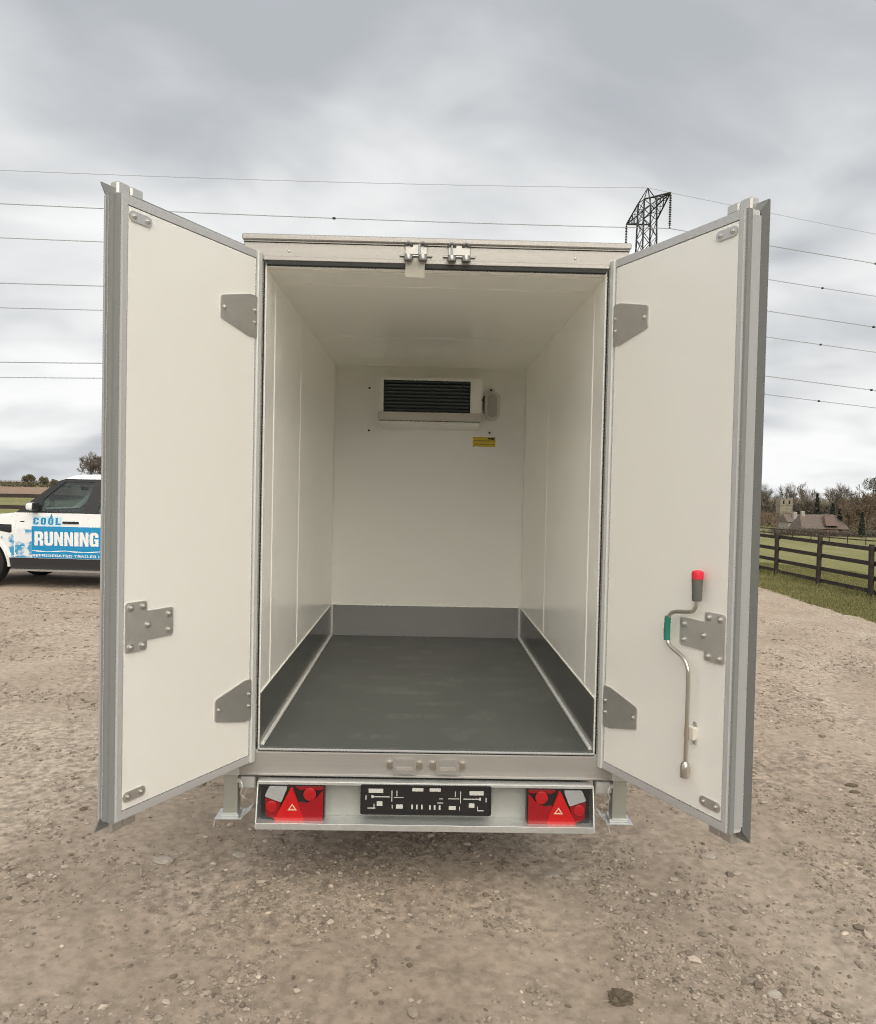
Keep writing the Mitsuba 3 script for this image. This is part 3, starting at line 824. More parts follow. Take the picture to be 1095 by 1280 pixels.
for q in [(118, 108, 222, 138), (430, 98, 510, 122), (556, 98, 636, 122), (843, 115, 945, 145), (178, 200, 218, 234), (316, 222, 366, 252), (696, 228, 746, 256), (840, 206, 880, 238),
          (138, 156, 154, 176), (154, 163, 270, 169), (282, 120, 288, 200), (318, 120, 324, 160), (300, 168, 372, 172), (800, 172, 912, 178), (912, 164, 926, 184), (776, 120, 782, 206), (738, 120, 744, 160), (690, 172, 770, 176),
          (96, 158, 103, 190), (112, 248, 168, 254), (155, 220, 161, 254), (286, 226, 292, 250), (770, 232, 776, 258), (900, 230, 906, 262), (906, 256, 946, 262), (960, 164, 967, 196), (612, 204, 655, 209), (624, 174, 652, 178),
          (426, 222, 438, 254), (460, 222, 472, 254), (496, 222, 508, 254), (554, 224, 566, 256), (588, 224, 600, 256), (624, 224, 636, 256)]:
    mark(*q)

# prop stands under the rear corners
for s in (-1, 1):
    PS = numbered(TR + '__prop_stand')
    x = s * 0.803
    tubep = sbox(-0.029, -0.029, 0.029, 0.029).difference(sbox(-0.025, -0.025, 0.025, 0.025))
    lo('leg', moved(prism(tubep, 0.26), x, 0.085, 0.302), 'passivated_mat', PS)
    lo('foot_plate', cat(bx(x - 0.058, x + 0.052, 0.030, 0.140, 0.286, 0.291, 0.001), bx(x - 0.042, x + 0.036, 0.048, 0.122, 0.2912, 0.303, 0.002)), 'galvanised_mat', PS)
    tab = bx(-0.024, 0.024, -0.034, 0.034, -0.0018, 0.0018, 0.0008)
    tab.apply_transform(trimesh.transformations.rotation_matrix(s * 0.75, [0, 1, 0]))
    lo('foot_tab', moved(tab, x - s * 0.070, 0.085, 0.309), 'galvanised_mat', PS)
    a, b = sorted((x - s * 0.10, x - s * 0.031))
    lo('clamp', cat(bx(a, b, 0.06, 0.12, 0.405, 0.455, 0.004), bx(x - 0.036, x + 0.036, 0.048, 0.0555, 0.462, 0.50, 0.002)), 'galvanised_mat', PS)
    lo('clamp_pin', cat(tube(spline([(x - s * 0.045, 0.035, 0.445), (x - s * 0.055, 0.028, 0.42), (x - s * 0.048, 0.032, 0.395), (x - s * 0.062, 0.035, 0.375)], 5), 0.005, 8),
                        tube([(x - s * 0.038, 0.030, 0.447), (x - s * 0.038, 0.06, 0.447)], 0.009, 8)), 'steel_plate_mat', PS, 40)
    lo('foot_pin', tube([(x + s * (-0.05 if s > 0 else 0.055), 0.04, 0.287), (x + s * (-0.05 if s > 0 else 0.055) + s * 0.008, 0.035, 0.252)], 0.004, 6), 'steel_plate_mat', PS, 40)

# running gear
for s in (-1, 1):
    a, b = sorted((s * 0.42, s * 0.48))
    lo('chassis_rail', bx(a, b, 0.10, 2.7, 0.38, 0.443, 0.003), 'galvanised_mat')
    WH = numbered(TR + '__wheel')
    x = s * 0.895
    lo('tyre', moved(lathe([(0.19, -0.07), (0.27, -0.078), (0.292, -0.06), (0.298, 0.0), (0.292, 0.06), (0.27, 0.078), (0.19, 0.07)], 40, 'x'), x, 1.42, 0.298), 'tyre_mat', WH, 40)
    lo('rim', moved(lathe([(0.0, -0.03), (0.06, -0.035), (0.15, -0.01), (0.188, -0.06), (0.19, 0.06), (0.15, 0.02), (0.06, 0.035), (0.0, 0.03)], 32, 'x'), x, 1.42, 0.298), 'rim_mat', WH, 40)
    th = np.linspace(0.15, math.pi - 0.15, 18)
    arc = np.stack([1.42 + 0.35 * np.cos(th), 0.30 + 0.35 * np.sin(th)], 1)
    pol = Polygon(list(map(tuple, arc)) + list(map(tuple, (arc - [1.42, 0.30]) * 0.965 + [1.42, 0.30]))[::-1])
    a, b = sorted((s * 0.785, s * 0.995))
    lo('mudguard', prism_yz(pol, a, b), 'black_plastic_mat')
    lo('drawbar_arm', bx(-0.03, 0.03, 0, 1.25, 0.37, 0.45, 0.003).apply_transform(trimesh.transformations.rotation_matrix(s * 0.34, [0, 0, 1])).apply_translation((s * 0.44, 2.70, 0)), 'galvanised_mat')
lo('axle', tube([(-0.84, 1.42, 0.298), (0.84, 1.42, 0.298)], 0.035, 12), 'galvanised_mat', smooth=40)
lo('coupling', cat(bx(-0.05, 0.05, 3.82, 4.05, 0.41, 0.47, 0.01), bx(-0.035, 0.035, 4.05, 4.20, 0.40, 0.46, 0.02)), 'steel_plate_mat')
JW = numbered(TR + '__jockey_wheel')
lo('post', tube([(0.14, 3.7, 0.15), (0.14, 3.7, 0.80)], 0.024, 12), 'galvanised_mat', JW, 40)
lo('wheel', moved(lathe([(0.0, -0.025), (0.095, -0.03), (0.105, 0.0), (0.095, 0.03), (0.0, 0.025)], 24, 'x'), 0.14, 3.70, 0.105), 'tyre_mat', JW, 40)
tr('cooling_unit', cat(bx(-0.45, 0.45, 2.757, 3.02, 1.25, 1.88, 0.02)), 'white_plastic_mat')

# ------------------------------------------------------------------ the parked car with the lettering
CAR = thing('parked_car', 'white four wheel drive car with blue lettering on its doors, parked at the left', 'car')
_a = math.radians(-4)
MC = np.eye(4)
MC[:3, 0], MC[:3, 1], MC[:3, 2], MC[:3, 3] = [math.cos(_a), math.sin(_a), 0], [-math.sin(_a), math.cos(_a), 0], [0, 0, 1], [-6.787, 9.474, 0]
WID = 1.92


def lean(z):
    """inset of the car's side from its widest line, by height"""
    return np.interp(z, [0.28, 0.50, 0.92, 1.175, 1.68, 1.74, 1.79], [0.06, 0.012, 0.0, 0.022, 0.165, 0.225, 0.36])


def cp(name, mesh, material, smooth=False, parent=CAR, **k):
    m = mesh.copy()
    m.apply_transform(MC)
    return put(name, m, material, parent, smooth, **k)


def side(poly, t0, t1, right=False, step=0.12):
    """A plate on the car's side: an xz polygon, from t0 (outwards negative) to t1, following the side's lean."""
    m = prism_xz(poly, t0, t1)
    m = m.subdivide_to_size(step, max_iter=6) if step else m
    v = np.array(m.vertices)
    v[:, 1] += lean(v[:, 2])
    if right:
        v[:, 1] = WID - v[:, 1]
        return trimesh.Trimesh(v, m.faces[:, ::-1], process=False)
    return trimesh.Trimesh(v, m.faces, process=False)


def man(m):
    return m3.Manifold(m3.Mesh(np.array(m.vertices, np.float32), np.array(m.faces, np.uint32)))


def unman(M):
    q = M.to_mesh()
    return trimesh.Trimesh(np.array(q.vert_properties[:, :3], float), np.array(q.tri_verts), process=False)


prof = Polygon([(-0.86, 0.34), (-0.88, 0.60), (-0.84, 0.98), (-0.74, 1.07), (0.10, 1.125), (0.48, 1.165), (0.52, 1.19), (1.02, 1.60), (1.17, 1.70), (1.35, 1.765), (1.9, 1.795), (3.2, 1.79), (3.72, 1.74), (3.80, 1.60), (3.88, 1.18), (3.93, 0.95), (3.93, 0.42), (3.85, 0.34)])
zz = [0.28, 0.50, 0.92, 1.175, 1.68, 1.74, 1.79]
front = Polygon([(lean(z), z) for z in zz] + [(0.6, 1.80), (WID - 0.6, 1.80)] + [(WID - lean(z), z) for z in zz[::-1]])
plan = rounded(sbox(-0.88, 0.0, 3.94, WID), 0.22, 8)
body = man(prism_xz(prof, -0.2, WID + 0.2)) ^ man(prism_yz(front, -1.2, 4.2)) ^ man(prism(plan, 2.2))
for x in (-0.06, 2.885):
    c = trimesh.creation.cylinder(0.425, 0.5, sections=40)
    c.apply_transform(trimesh.transformations.rotation_matrix(math.pi / 2, [1, 0, 0]))
    for yy in (0.10, WID - 0.10):
        body -= man(moved(c, x, yy, 0.375))
cabin = Polygon([(0.66, 0.75), (0.66, 1.19), (1.10, 1.62), (1.30, 1.72), (3.60, 1.72), (3.74, 1.2), (3.74, 0.55), (0.66, 0.55)])
body -= man(prism_xz(cabin, 0.16, WID - 0.16)) ^ man(prism_yz(Polygon([(0.10 + lean(z), z) for z in (0.5, 0.92, 1.175, 1.68)] + [(WID - 0.10 - lean(z), z) for z in (1.68, 1.175, 0.92, 0.5)]), 0, 4))
WIN = {'front_window': Polygon([(0.885, 1.195), (0.905, 1.385), (1.20, 1.655), (1.685, 1.660), (1.545, 1.195)]),
       'rear_window': Polygon([(1.762, 1.195), (1.905, 1.660), (2.62, 1.66), (2.66, 1.195)]),
       'quarter_window': Polygon([(2.86, 1.22), (2.84, 1.64), (3.52, 1.62), (3.62, 1.22)])}
for pg in WIN.values():
    body -= man(prism_xz(pg, -0.1, WID + 0.1))
ws = trimesh.convex.convex_hull(np.array([(x, y, z) for y in (0.24, WID - 0.24) for x, z in ((0.40, 1.235), (0.90, 1.62), (0.80, 1.20), (1.30, 1.60))]))
body -= man(ws)
cp('body', unman(body), 'car_paint_mat', 28)
cp('windscreen', trimesh.Trimesh(np.array([(0.575, 0.22, 1.225), (0.575, WID - 0.22, 1.225), (1.03, WID - 0.24, 1.597), (1.03, 0.24, 1.597)]), [[0, 1, 2], [0, 2, 3]], process=False), 'car_glass_mat')
ring_poly = {'x': Polygon([(0.50, 1.172), (0.66, 1.305), (1.09, 1.66), (1.20, 1.700), (2.70, 1.700), (2.74, 1.172)])}
for right in (False, True):
    # black window surround with the two pillars, and the panes
    holes = unary_union([WIN['front_window'].buffer(-0.004), WIN['rear_window'].buffer(-0.004)])
    cp('window_surround', side(ring_poly['x'].difference(holes), -0.006, 0.02, right), 'car_trim_mat')
    for nm in ('front_window', 'rear_window', 'quarter_window'):
        w = np.array(WIN[nm].buffer(0.012).exterior.coords)[:-1]
        tri = trimesh.creation.triangulate_polygon(Polygon(w), engine='earcut')
        vv = np.stack([tri[0][:, 0], np.full(len(tri[0]), 0.012) + lean(tri[0][:, 1]), tri[0][:, 1]], 1)
        if right:
            vv[:, 1] = WID - vv[:, 1]
        cp(nm, trimesh.Trimesh(vv, tri[1], process=False), 'car_glass_mat')
    # door skins with shut lines between them, standing 6 mm off the body
    fd = Polygon([(0.538, 1.166), (0.522, 1.10), (0.500, 0.90), (0.490, 0.475), (1.590, 0.475), (1.642, 1.166)])
    rd = Polygon([(1.652, 1.166), (1.600, 0.475), (2.42, 0.475), (2.47, 0.72), (2.62, 0.86), (2.76, 1.166)])
    fw = Polygon([(0.528, 1.150), (0.512, 1.10), (0.490, 0.90), (0.480, 0.475), (0.440, 0.475), (0.405, 0.60), (0.330, 0.72), (0.22, 0.81), (0.06, 0.86), (0.04, 1.108)])
    cp('front_door', side(fd, -0.006, 0.004, right), 'car_paint_mat')
    cp('rear_door', side(rd, -0.006, 0.004, right), 'car_paint_mat')
    cp('front_wing', side(fw, -0.006, 0.004, right), 'car_paint_mat')
    cp('sill_cladding', side(Polygon([(0.405, 0.472), (0.415, 0.30), (2.44, 0.30), (2.45, 0.472)]), -0.012, 0.03, right), 'car_sill_mat')
    cp('side_step', side(Polygon([(0.42, 0.298), (0.42, 0.272), (2.43, 0.272), (2.43, 0.298)]), -0.05, 0.10, right, 0.5), 'steel_plate_mat')
    cp('door_handle', side(rounded(sbox(1.245, 1.012, 1.500, 1.046), 0.012), -0.022, -0.0062, right), 'car_trim_mat')
    cp('door_handle', side(rounded(sbox(2.32, 1.012, 2.57, 1.046), 0.012), -0.022, -0.0062, right), 'car_trim_mat')
    cp('side_vent', side(Polygon([(0.07, 0.985), (0.07, 0.90), (0.25, 0.885), (0.42, 0.855), (0.448, 0.87), (0.442, 0.985)]), -0.012, -0.0062, right), 'car_trim_mat')
    for z in (0.905, 0.945):
        cp('vent_fin', side(sbox(0.09, z, 0.425, z + 0.010), -0.016, -0.0121, right), 'car_sill_mat')
    cp('side_indicator', side(rounded(sbox(0.575, 1.026, 0.645, 1.040), 0.004), -0.012, -0.0062, right), 'car_trim_mat')
    # wheel arches
    th = np.linspace(-0.10, math.pi + 0.10, 26)
    for x in (-0.06, 2.885):
        outer = [(x + 0.465 * math.cos(t), 0.375 + 0.465 * math.sin(t)) for t in th]
        inner = [(x + 0.425 * math.cos(t), 0.375 + 0.425 * math.sin(t)) for t in th]
        cp('arch_trim', side(Polygon(outer + inner[::-1]), -0.016, 0.03, right, 0), 'car_paint_mat')
    mb = numbered(CAR + '__door_mirror')
    sy = (lambda m: m) if not right else (lambda m: trimesh.Trimesh(np.array(m.vertices) * [1, -1, 1] + [0, WID, 0], m.faces[:, ::-1], process=False))
    cap_ = trimesh.creation.icosphere(subdivisions=3)
    cap_.vertices = np.sign(cap_.vertices) * np.abs(cap_.vertices) ** 0.6 * [0.060, 0.10, 0.058] + [0.800, -0.075, 1.268]
    cp('cap', sy(cap_), 'car_paint_mat', True, mb)
    cp('glass_housing', sy(bx(0.848, 0.872, -0.165, 0.02, 1.205, 1.325, 0.010)), 'car_trim_mat', False, mb)
    cp('arm', sy(bx(0.79, 0.86, -0.06, 0.10, 1.172, 1.21, 0.008)), 'car_trim_mat', False, mb)
    for x in (-0.06, 2.885):
        WH = numbered(CAR + '__wheel')
        y = 0.135 if not right else WID - 0.135
        cp('tyre', moved(lathe([(0.24, -0.11), (0.33, -0.125), (0.358, -0.10), (0.368, 0.0), (0.358, 0.10), (0.33, 0.125), (0.24, 0.11)], 44, 'y'), x, y, 0.375), 'tyre_mat', 40, WH)
        cp('rim', moved(cat(lathe([(0.205, -0.10), (0.242, -0.11), (0.242, 0.11), (0.205, 0.10)], 36, 'y'), lathe([(0.0, -0.012), (0.07, -0.012), (0.07, 0.012), (0.0, 0.012)], 20, 'y')), x, y, 0.375), 'rim_mat', 40, WH)
        sg = -1 if not right else 1
        for k in range(7):
            sp = bx(0.05, 0.215, -0.02, 0.02, -0.024, 0.024, 0.006)
            sp.apply_transform(trimesh.transformations.rotation_matrix(k * 2 * math.pi / 7, [0, 1, 0]))
            cp('spoke', moved(sp, x, y + sg * 0.075, 0.375), 'rim_mat', False, WH)
# lettering on the visible side


def words(text, x0, x1, z0, z1, t0, t1, material, name='lettering', bold=True):
    m = meshkit.text_mesh(text, 0.1, 1.0, bold)
    b = m.bounds
    v = np.array(m.vertices)
    x = x0 + (v[:, 0] - b[0, 0]) / (b[1, 0] - b[0, 0]) * (x1 - x0)
    z = z0 + (v[:, 1] - b[0, 1]) / (b[1, 1] - b[0, 1]) * (z1 - z0)
    y = np.where(v[:, 2] > 0.5, t0, t1) + lean(z)
    cp(name, trimesh.Trimesh(np.stack([x, y, z], 1), m.faces, process=False), material)


cp('lettering_panel', side(sbox(0.762, 0.478, 2.02, 0.966), -0.0072, -0.0061), 'decal_blue_mat')
HEAVY = {  # condensed poster capitals in a unit box: outline, holes
    'R': ([(0, 0), (0, 1), (0.72, 1), (0.92, 0.93), (1, 0.8), (1, 0.6), (0.93, 0.49), (0.80, 0.44), (0.95, 0.36), (1, 0.24), (1, 0), (0.62, 0), (0.62, 0.28), (0.56, 0.36), (0.40, 0.36), (0.40, 0)], [(0.40, 0.55), (0.40, 0.82), (0.55, 0.82), (0.62, 0.77), (0.62, 0.60), (0.55, 0.55)]),
    'U': ([(0, 1), (0, 0.18), (0.12, 0.05), (0.32, 0), (0.68, 0), (0.88, 0.05), (1, 0.18), (1, 1), (0.61, 1), (0.61, 0.22), (0.5, 0.17), (0.39, 0.22), (0.39, 1)], None),
    'N': ([(0, 0), (0, 1), (0.36, 1), (0.66, 0.46), (0.66, 1), (1, 1), (1, 0), (0.66, 0), (0.34, 0.56), (0.34, 0)], None),
    'I': ([(0, 0), (0, 1), (1, 1), (1, 0)], None),
    'C': ([(1, 0.64), (1, 0.82), (0.88, 0.95), (0.68, 1), (0.32, 1), (0.12, 0.95), (0, 0.82), (0, 0.18), (0.12, 0.05), (0.32, 0), (0.68, 0), (0.88, 0.05), (1, 0.18), (1, 0.36), (0.62, 0.36), (0.62, 0.22), (0.5, 0.17), (0.40, 0.22), (0.40, 0.78), (0.5, 0.83), (0.62, 0.78), (0.62, 0.64)], None),
    'O': ([(1, 0.82), (0.88, 0.95), (0.68, 1), (0.32, 1), (0.12, 0.95), (0, 0.82), (0, 0.18), (0.12, 0.05), (0.32, 0), (0.68, 0), (0.88, 0.05), (1, 0.18)], [(0.40, 0.22), (0.40, 0.78), (0.5, 0.83), (0.60, 0.78), (0.60, 0.22), (0.5, 0.17)]),
    'L': ([(0, 0), (0, 1), (0.42, 1), (0.42, 0.22), (1, 0.22), (1, 0)], None),
    'G': ([(1, 0.64), (1, 0.82), (0.88, 0.95), (0.68, 1), (0.32, 1), (0.12, 0.95), (0, 0.82), (0, 0.18), (0.12, 0.05), (0.32, 0), (0.60, 0), (0.72, 0.06), (0.76, 0), (1, 0), (1, 0.54), (0.52, 0.54), (0.52, 0.40), (0.63, 0.40), (0.63, 0.22), (0.5, 0.17), (0.40, 0.22), (0.40, 0.78), (0.5, 0.83), (0.61, 0.78), (0.61, 0.64)], None)}


def heavy(text, x, z, w, h, gap, material):
    for ch in text:
        w_ = w * (0.48 if ch == 'I' else 1)
        out, inn = HEAVY[ch]
        pg = Polygon(out, [inn] if inn else None)
        cp('lettering', side(affinity.translate(affinity.scale(pg, w_, h, origin=(0, 0)), x, z), -0.0086, -0.0069, step=0), material)
        x += w_ + gap


heavy('COOL', 0.784, 0.990, 0.082, 0.108, 0.0345, 'decal_letter_blue_mat')
cp('lettering_drop', side(Point(1.063, 1.112).buffer(0.02).union(Polygon([(1.046, 1.122), (1.080, 1.122), (1.063, 1.162)])), -0.0082, -0.0061), 'decal_letter_blue_mat')
cp('lettering_backing', side(sbox(0.772, 0.978, 1.228, 1.112).buffer(0.006), -0.0069, -0.0061), 'decal_pale_blue_mat')
heavy('RUNNING', 0.806, 0.670, 0.138, 0.215, 0.0185, 'decal_white_mat')
xx = np.linspace(0.772, 2.0, 40)
wave = [(x, 0.592 + 0.006 * math.sin(x * 11)) for x in xx]
cp('lettering_wave', side(Polygon(wave + [(x, z - 0.013 - 0.004 * math.sin(x * 23)) for x, z in wave][::-1]), -0.0085, -0.0070), 'decal_white_mat')
words('REFRIGERATED TRAILER HIRE', 0.775, 2.00, 0.497, 0.536, -0.0086, -0.0070, 'decal_white_mat')
cp('frost_graphic', side(Polygon([(0.760, 0.478), (0.496, 0.478), (0.503, 0.84), (0.56, 0.93), (0.62, 0.90), (0.69, 1.00), (0.760, 0.96)]), -0.0072, -0.0061), 'decal_frost_mat')
cp('frost_graphic', side(Polygon([(0.478, 0.478), (0.444, 0.478), (0.408, 0.602), (0.334, 0.722), (0.27, 0.785), (0.32, 0.845), (0.44, 0.85), (0.484, 0.80)]), -0.0072, -0.0061), 'decal_frost_mat')
# inside, front and rear ends
cp('dashboard', bx(0.68, 0.98, 0.20, WID - 0.20, 0.85, 1.13, 0.05), 'car_interior_mat')
cp('steering_wheel', tube([(1.10 + 0.07 * math.sin(t), 1.42 + 0.18 * math.cos(t), 1.10 + 0.17 * math.sin(t)) for t in np.linspace(0, 2 * math.pi, 25)], 0.016, 8), 'car_interior_mat', 40)
for x, yy in ((1.55, 0.50), (1.55, 1.42), (2.45, 0.55), (2.45, 1.37)):
    ST = numbered(CAR + '__seat')
    b_ = bx(-0.07, 0.07, -0.24, 0.24, 0, 0.62, 0.05)
    b_.apply_transform(trimesh.transformations.rotation_matrix(0.2, [0, 1, 0]))
    cp('backrest', moved(b_, x, yy, 0.78), 'car_interior_mat', False, ST)
    cp('cushion', bx(x - 0.48, x + 0.02, yy - 0.25, yy + 0.25, 0.62, 0.80, 0.05), 'car_interior_mat', False, ST)
    cp('headrest', bx(x + 0.09, x + 0.18, yy - 0.13, yy + 0.13, 1.42, 1.58, 0.04), 'car_interior_mat', False, ST)
cp('interior_mirror', bx(1.10, 1.13, 0.85, 1.07, 1.52, 1.58, 0.01), 'car_trim_mat')
for yy in (0.30, WID - 0.30):
    cp('headlight', bx(-0.885, -0.70, yy - 0.17, yy + 0.17, 0.78, 0.98, 0.03), 'lamp_glass_mat')
    cp('tail_lamp', bx(3.85, 3.945, yy - 0.22, yy - 0.08, 0.95, 1.35, 0.02), 'red_lens_mat')
    cp('roof_rail', tube([(1.7, yy + (-0.03 if yy < 1 else 0.03), 1.79), (1.8, yy + (-0.03 if yy < 1 else 0.03), 1.815), (3.3, yy + (-0.03 if yy < 1 else 0.03), 1.815), (3.4, yy + (-0.03 if yy < 1 else 0.03), 1.78)], 0.014, 8), 'car_trim_mat', 40)
cp('grille', bx(-0.892, -0.80, 0.55, WID - 0.55, 0.74, 0.97, 0.02), 'car_trim_mat')
cp('underbody', bx(-0.7, 3.8, 0.25, WID - 0.25, 0.26, 0.345, 0.02), 'car_sill_mat')
cp('wiper', tube([(0.50, 0.50, 1.20), (0.62, 0.95, 1.275)], 0.010, 6), 'car_trim_mat')

# ------------------------------------------------------------------ fences


def fence(label, posts, rails_z, hgt, rail_h, span=1, thick=0.035, pw=0.092, offs=-1):
    FN = thing('post_and_rail_fence', label, 'fence')
    P = np.array(posts, float)
    d = P[-1] - P[0]
    d /= np.linalg.norm(d)
    nrm = np.array([-d[1], d[0]]) * offs
    ang = math.atan2(d[1], d[0])
    for i, (x, y) in enumerate(P):
        gz = float(g(x, y))
        m = bx(-pw / 2, pw / 2, -pw / 2, pw / 2, -0.12, hgt + 0.03 * math.sin(i * 2.7), 0.012)
        m.apply_transform(trimesh.transformations.rotation_matrix(0.025 * math.sin(i * 4.1), [1, 0.4, 0]))
        m.apply_transform(trimesh.transformations.rotation_matrix(ang, [0, 0, 1]))
        put('post', moved(m, x, y, gz), 'fence_mat', FN)
    for i in range(0, len(P) - 1, span):
        j = min(i + span, len(P) - 1)
        for q, z in enumerate(rails_z):
            a = np.array([*P[i] + nrm * (pw / 2 + thick / 2), g(*P[i]) + z + 0.012 * math.sin(i * 3 + q * 5)])
            b = np.array([*P[j] + nrm * (pw / 2 + thick / 2), g(*P[j]) + z + 0.012 * math.sin(i * 3 + q * 5 + 2)])
            t = (b - a) / np.linalg.norm(b - a)
            a, b = a - t * 0.02, b + t * 0.02 * (-1)
            w = np.array([*nrm, 0]) * thick / 2
            up = np.array([0, 0, rail_h / 2])
            put('rail', trimesh.convex.convex_hull(np.array([e + sw * w + su * up for e in (a, b) for sw in (-1, 1) for su in (-1, 1)])), 'fence_mat', FN)


fence('dark brown four rail wooden fence beside the grass verge at the right, nearest fence', [(9.33, 4.45 + 2.30 * k) for k in range(12)], (1.04, 0.74, 0.43, 0.14), 1.17, 0.088, 2)
fence('far dark wooden fence across the green field at the right, below the trees', [(26 + 2.35 * k, 101.0 - 0.02 * k) for k in range(20)], (1.12, 0.62), 1.22, 0.16, 4)
fence('dark wooden fence behind the white parked car at the left', [(-30 + 2.4 * k, 20.8) for k in range(17)], (1.22, 0.90, 0.55, 0.2), 1.28, 0.11, 2)

# grass of the verge and the field behind the near fence
n = 90000
gx = 7.1 + 7.5 * rng.random(n) ** 1.5
gy = 7.5 + 17 * rng.random(n)
keep = gx > verge_edge(gy) + 0.12 * rng.standard_normal(n)
gx, gy = gx[keep], gy[keep]
n = len(gx)
hh = (0.03 + 0.055 * rng.random(n)) * (0.6 + 0.8 * meshkit.fbm(np.stack([gx, gy, 0 * gx], -1) * 1.1, 3, seed=31))
near_fence = np.exp(-((gx - 9.33) / 0.22) ** 2)
hh *= 1 + 1.3 * near_fence
th = rng.random(n) * 2 * np.pi
w = 0.006 + 0.006 * rng.random(n)
dx, dy = np.cos(th) * w, np.sin(th) * w
gz = g(gx, gy) - 0.005
lx, ly = (rng.random(n) - 0.5) * 0.07, (rng.random(n) - 0.5) * 0.07
V = np.stack([np.stack([gx - dx, gy - dy, gz], -1), np.stack([gx + dx, gy + dy, gz], -1), np.stack([gx + lx, gy + ly, gz + hh], -1)], 1).reshape(-1, 3)
t = meshkit.fbm(np.stack([gx, gy, 0 * gx], -1) * 0.9, 3, seed=41)[:, None] * 0.7 + 0.3 * rng.random((n, 1))
col = np.array([[0.145, 0.152, 0.060]]) * (1 - t) + np.array([[0.27, 0.245, 0.12]]) * t
put('grass', (V, np.arange(3 * n).reshape(-1, 3)), 'grass_blade_mat', color=np.repeat(col, 3, 0))
labels['grass'] = {'label': 'short rough grass of the verge and field by the near fence', 'category': 'grass', 'kind': 'stuff'}

# ------------------------------------------------------------------ pylon and power lines
PY = thing('electricity_pylon', 'tall steel lattice pylon rising behind the right end of the trailer roof', 'pylon')
cen = np.array([26.6, 97.9])
arm = np.array([2.24, -11.55]) / math.hypot(2.24, 11.55)
lin = np.array([0.982, 0.190])
gz0 = float(g(*cen))


def P3(a, l, z):
    q = cen + arm * a + lin * l
    return np.array([q[0], q[1], z])


def half(z):
    return float(np.interp(z, [gz0, 12, 18, 28, 37.4], [3.6, 1.7, 1.2, 0.98, 0.82]))


levels = [gz0, 4, 8, 11.5, 14.5, 17, 19.4, 21.5, 23.6, 25.6, 27.3, 29.1, 31, 33, 35.0, 36.2, 37.4]
corner = [(-1, -1), (1, -1), (1, 1), (-1, 1)]
for ca, cl in corner:
    pts = np.array([P3(ca * half(z), cl * half(z), z) for z in levels])
    put('leg', sticks(pts[:-1], pts[1:], 0.11, 0.11, 4), 'pylon_mat', PY)
p0, p1 = [], []
for z0, z1 in zip(levels[:-1], levels[1:]):
    for k in range(4):
        (a0, l0), (a1, l1) = corner[k], corner[(k + 1) % 4]
        p0 += [P3(a0 * half(z0), l0 * half(z0), z0), P3(a1 * half(z0), l1 * half(z0), z0)]
        p1 += [P3(a1 * half(z1), l1 * half(z1), z1), P3(a0 * half(z1), l0 * half(z1), z1)]
put('bracing', sticks(p0, p1, 0.055, 0.055, 3), 'pylon_mat', PY)
labels[PY + '__bracing'] = {'kind': 'stuff'}
put('peak', sticks([P3(a * 0.82, l * 0.82, 37.4) for a, l in corner] * 1 + [P3(-0.82, -0.82, 37.4), P3(0.82, 0.82, 37.4)], [P3(0, 0, 39.1)] * 4 + [P3(0.82, -0.82, 37.4), P3(-0.82, 0.82, 37.4)], 0.075, 0.06, 4), 'pylon_mat', PY)
ARMS = {}
for tier, ztip in enumerate((36.5, 28.8, 21.1)):
    for sg in (1, -1):
        AR = numbered(PY + '__crossarm')
        tip = P3(sg * 5.9, 0, ztip)
        zr, zl = ztip + 0.9, ztip - 1.5
        up = [P3(sg * half(zr), l * half(zr), zr) for l in (-1, 1)]
        dn = [P3(sg * half(zl), l * half(zl), zl) for l in (-1, 1)]
        a0, a1 = up + dn, [tip] * 4
        rr = [0.10] * 4
        for k in (0.25, 0.5, 0.72):
            ring_ = [q * (1 - k) + tip * k for q in (up[0], up[1], dn[1], dn[0])]
            ring2_ = [q * (1 - min(k + 0.24, 0.95)) + tip * min(k + 0.24, 0.95) for q in (up[0], up[1], dn[1], dn[0])]
            for m_ in range(4):
                a0 += [ring_[m_], ring_[m_]]
                a1 += [ring_[(m_ + 1) % 4], ring2_[(m_ + 1) % 4]]
                rr += [0.042, 0.042]
        put('lattice', sticks(a0, a1, np.array(rr), np.array(rr), 4), 'pylon_mat', AR)
        IN = [(0.0, 0.0), (0.05, 0.0)]
        prof_ = [(0.0, 0.0), (0.04, -0.02)]
        for k in range(18):
            z = -0.25 - k * 0.2
            prof_ += [(0.06, z), (0.17, z - 0.05), (0.15, z - 0.09), (0.06, z - 0.11)]
        prof_ += [(0.04, -3.9), (0.10, -3.95), (0.10, -4.1), (0.0, -4.1)]
        put('insulator', moved(lathe(prof_[::-1], 10), *tip), 'insulator_mat', PY, 50)
        ARMS[(tier, sg)] = tip + [0, 0, -4.1]


def wire_z(z, t):
    a = abs(t)
    return z - (0.066 if t < 0 else 0.073) * a + (0.00019 if t < 0 else 0.00014) * a * a


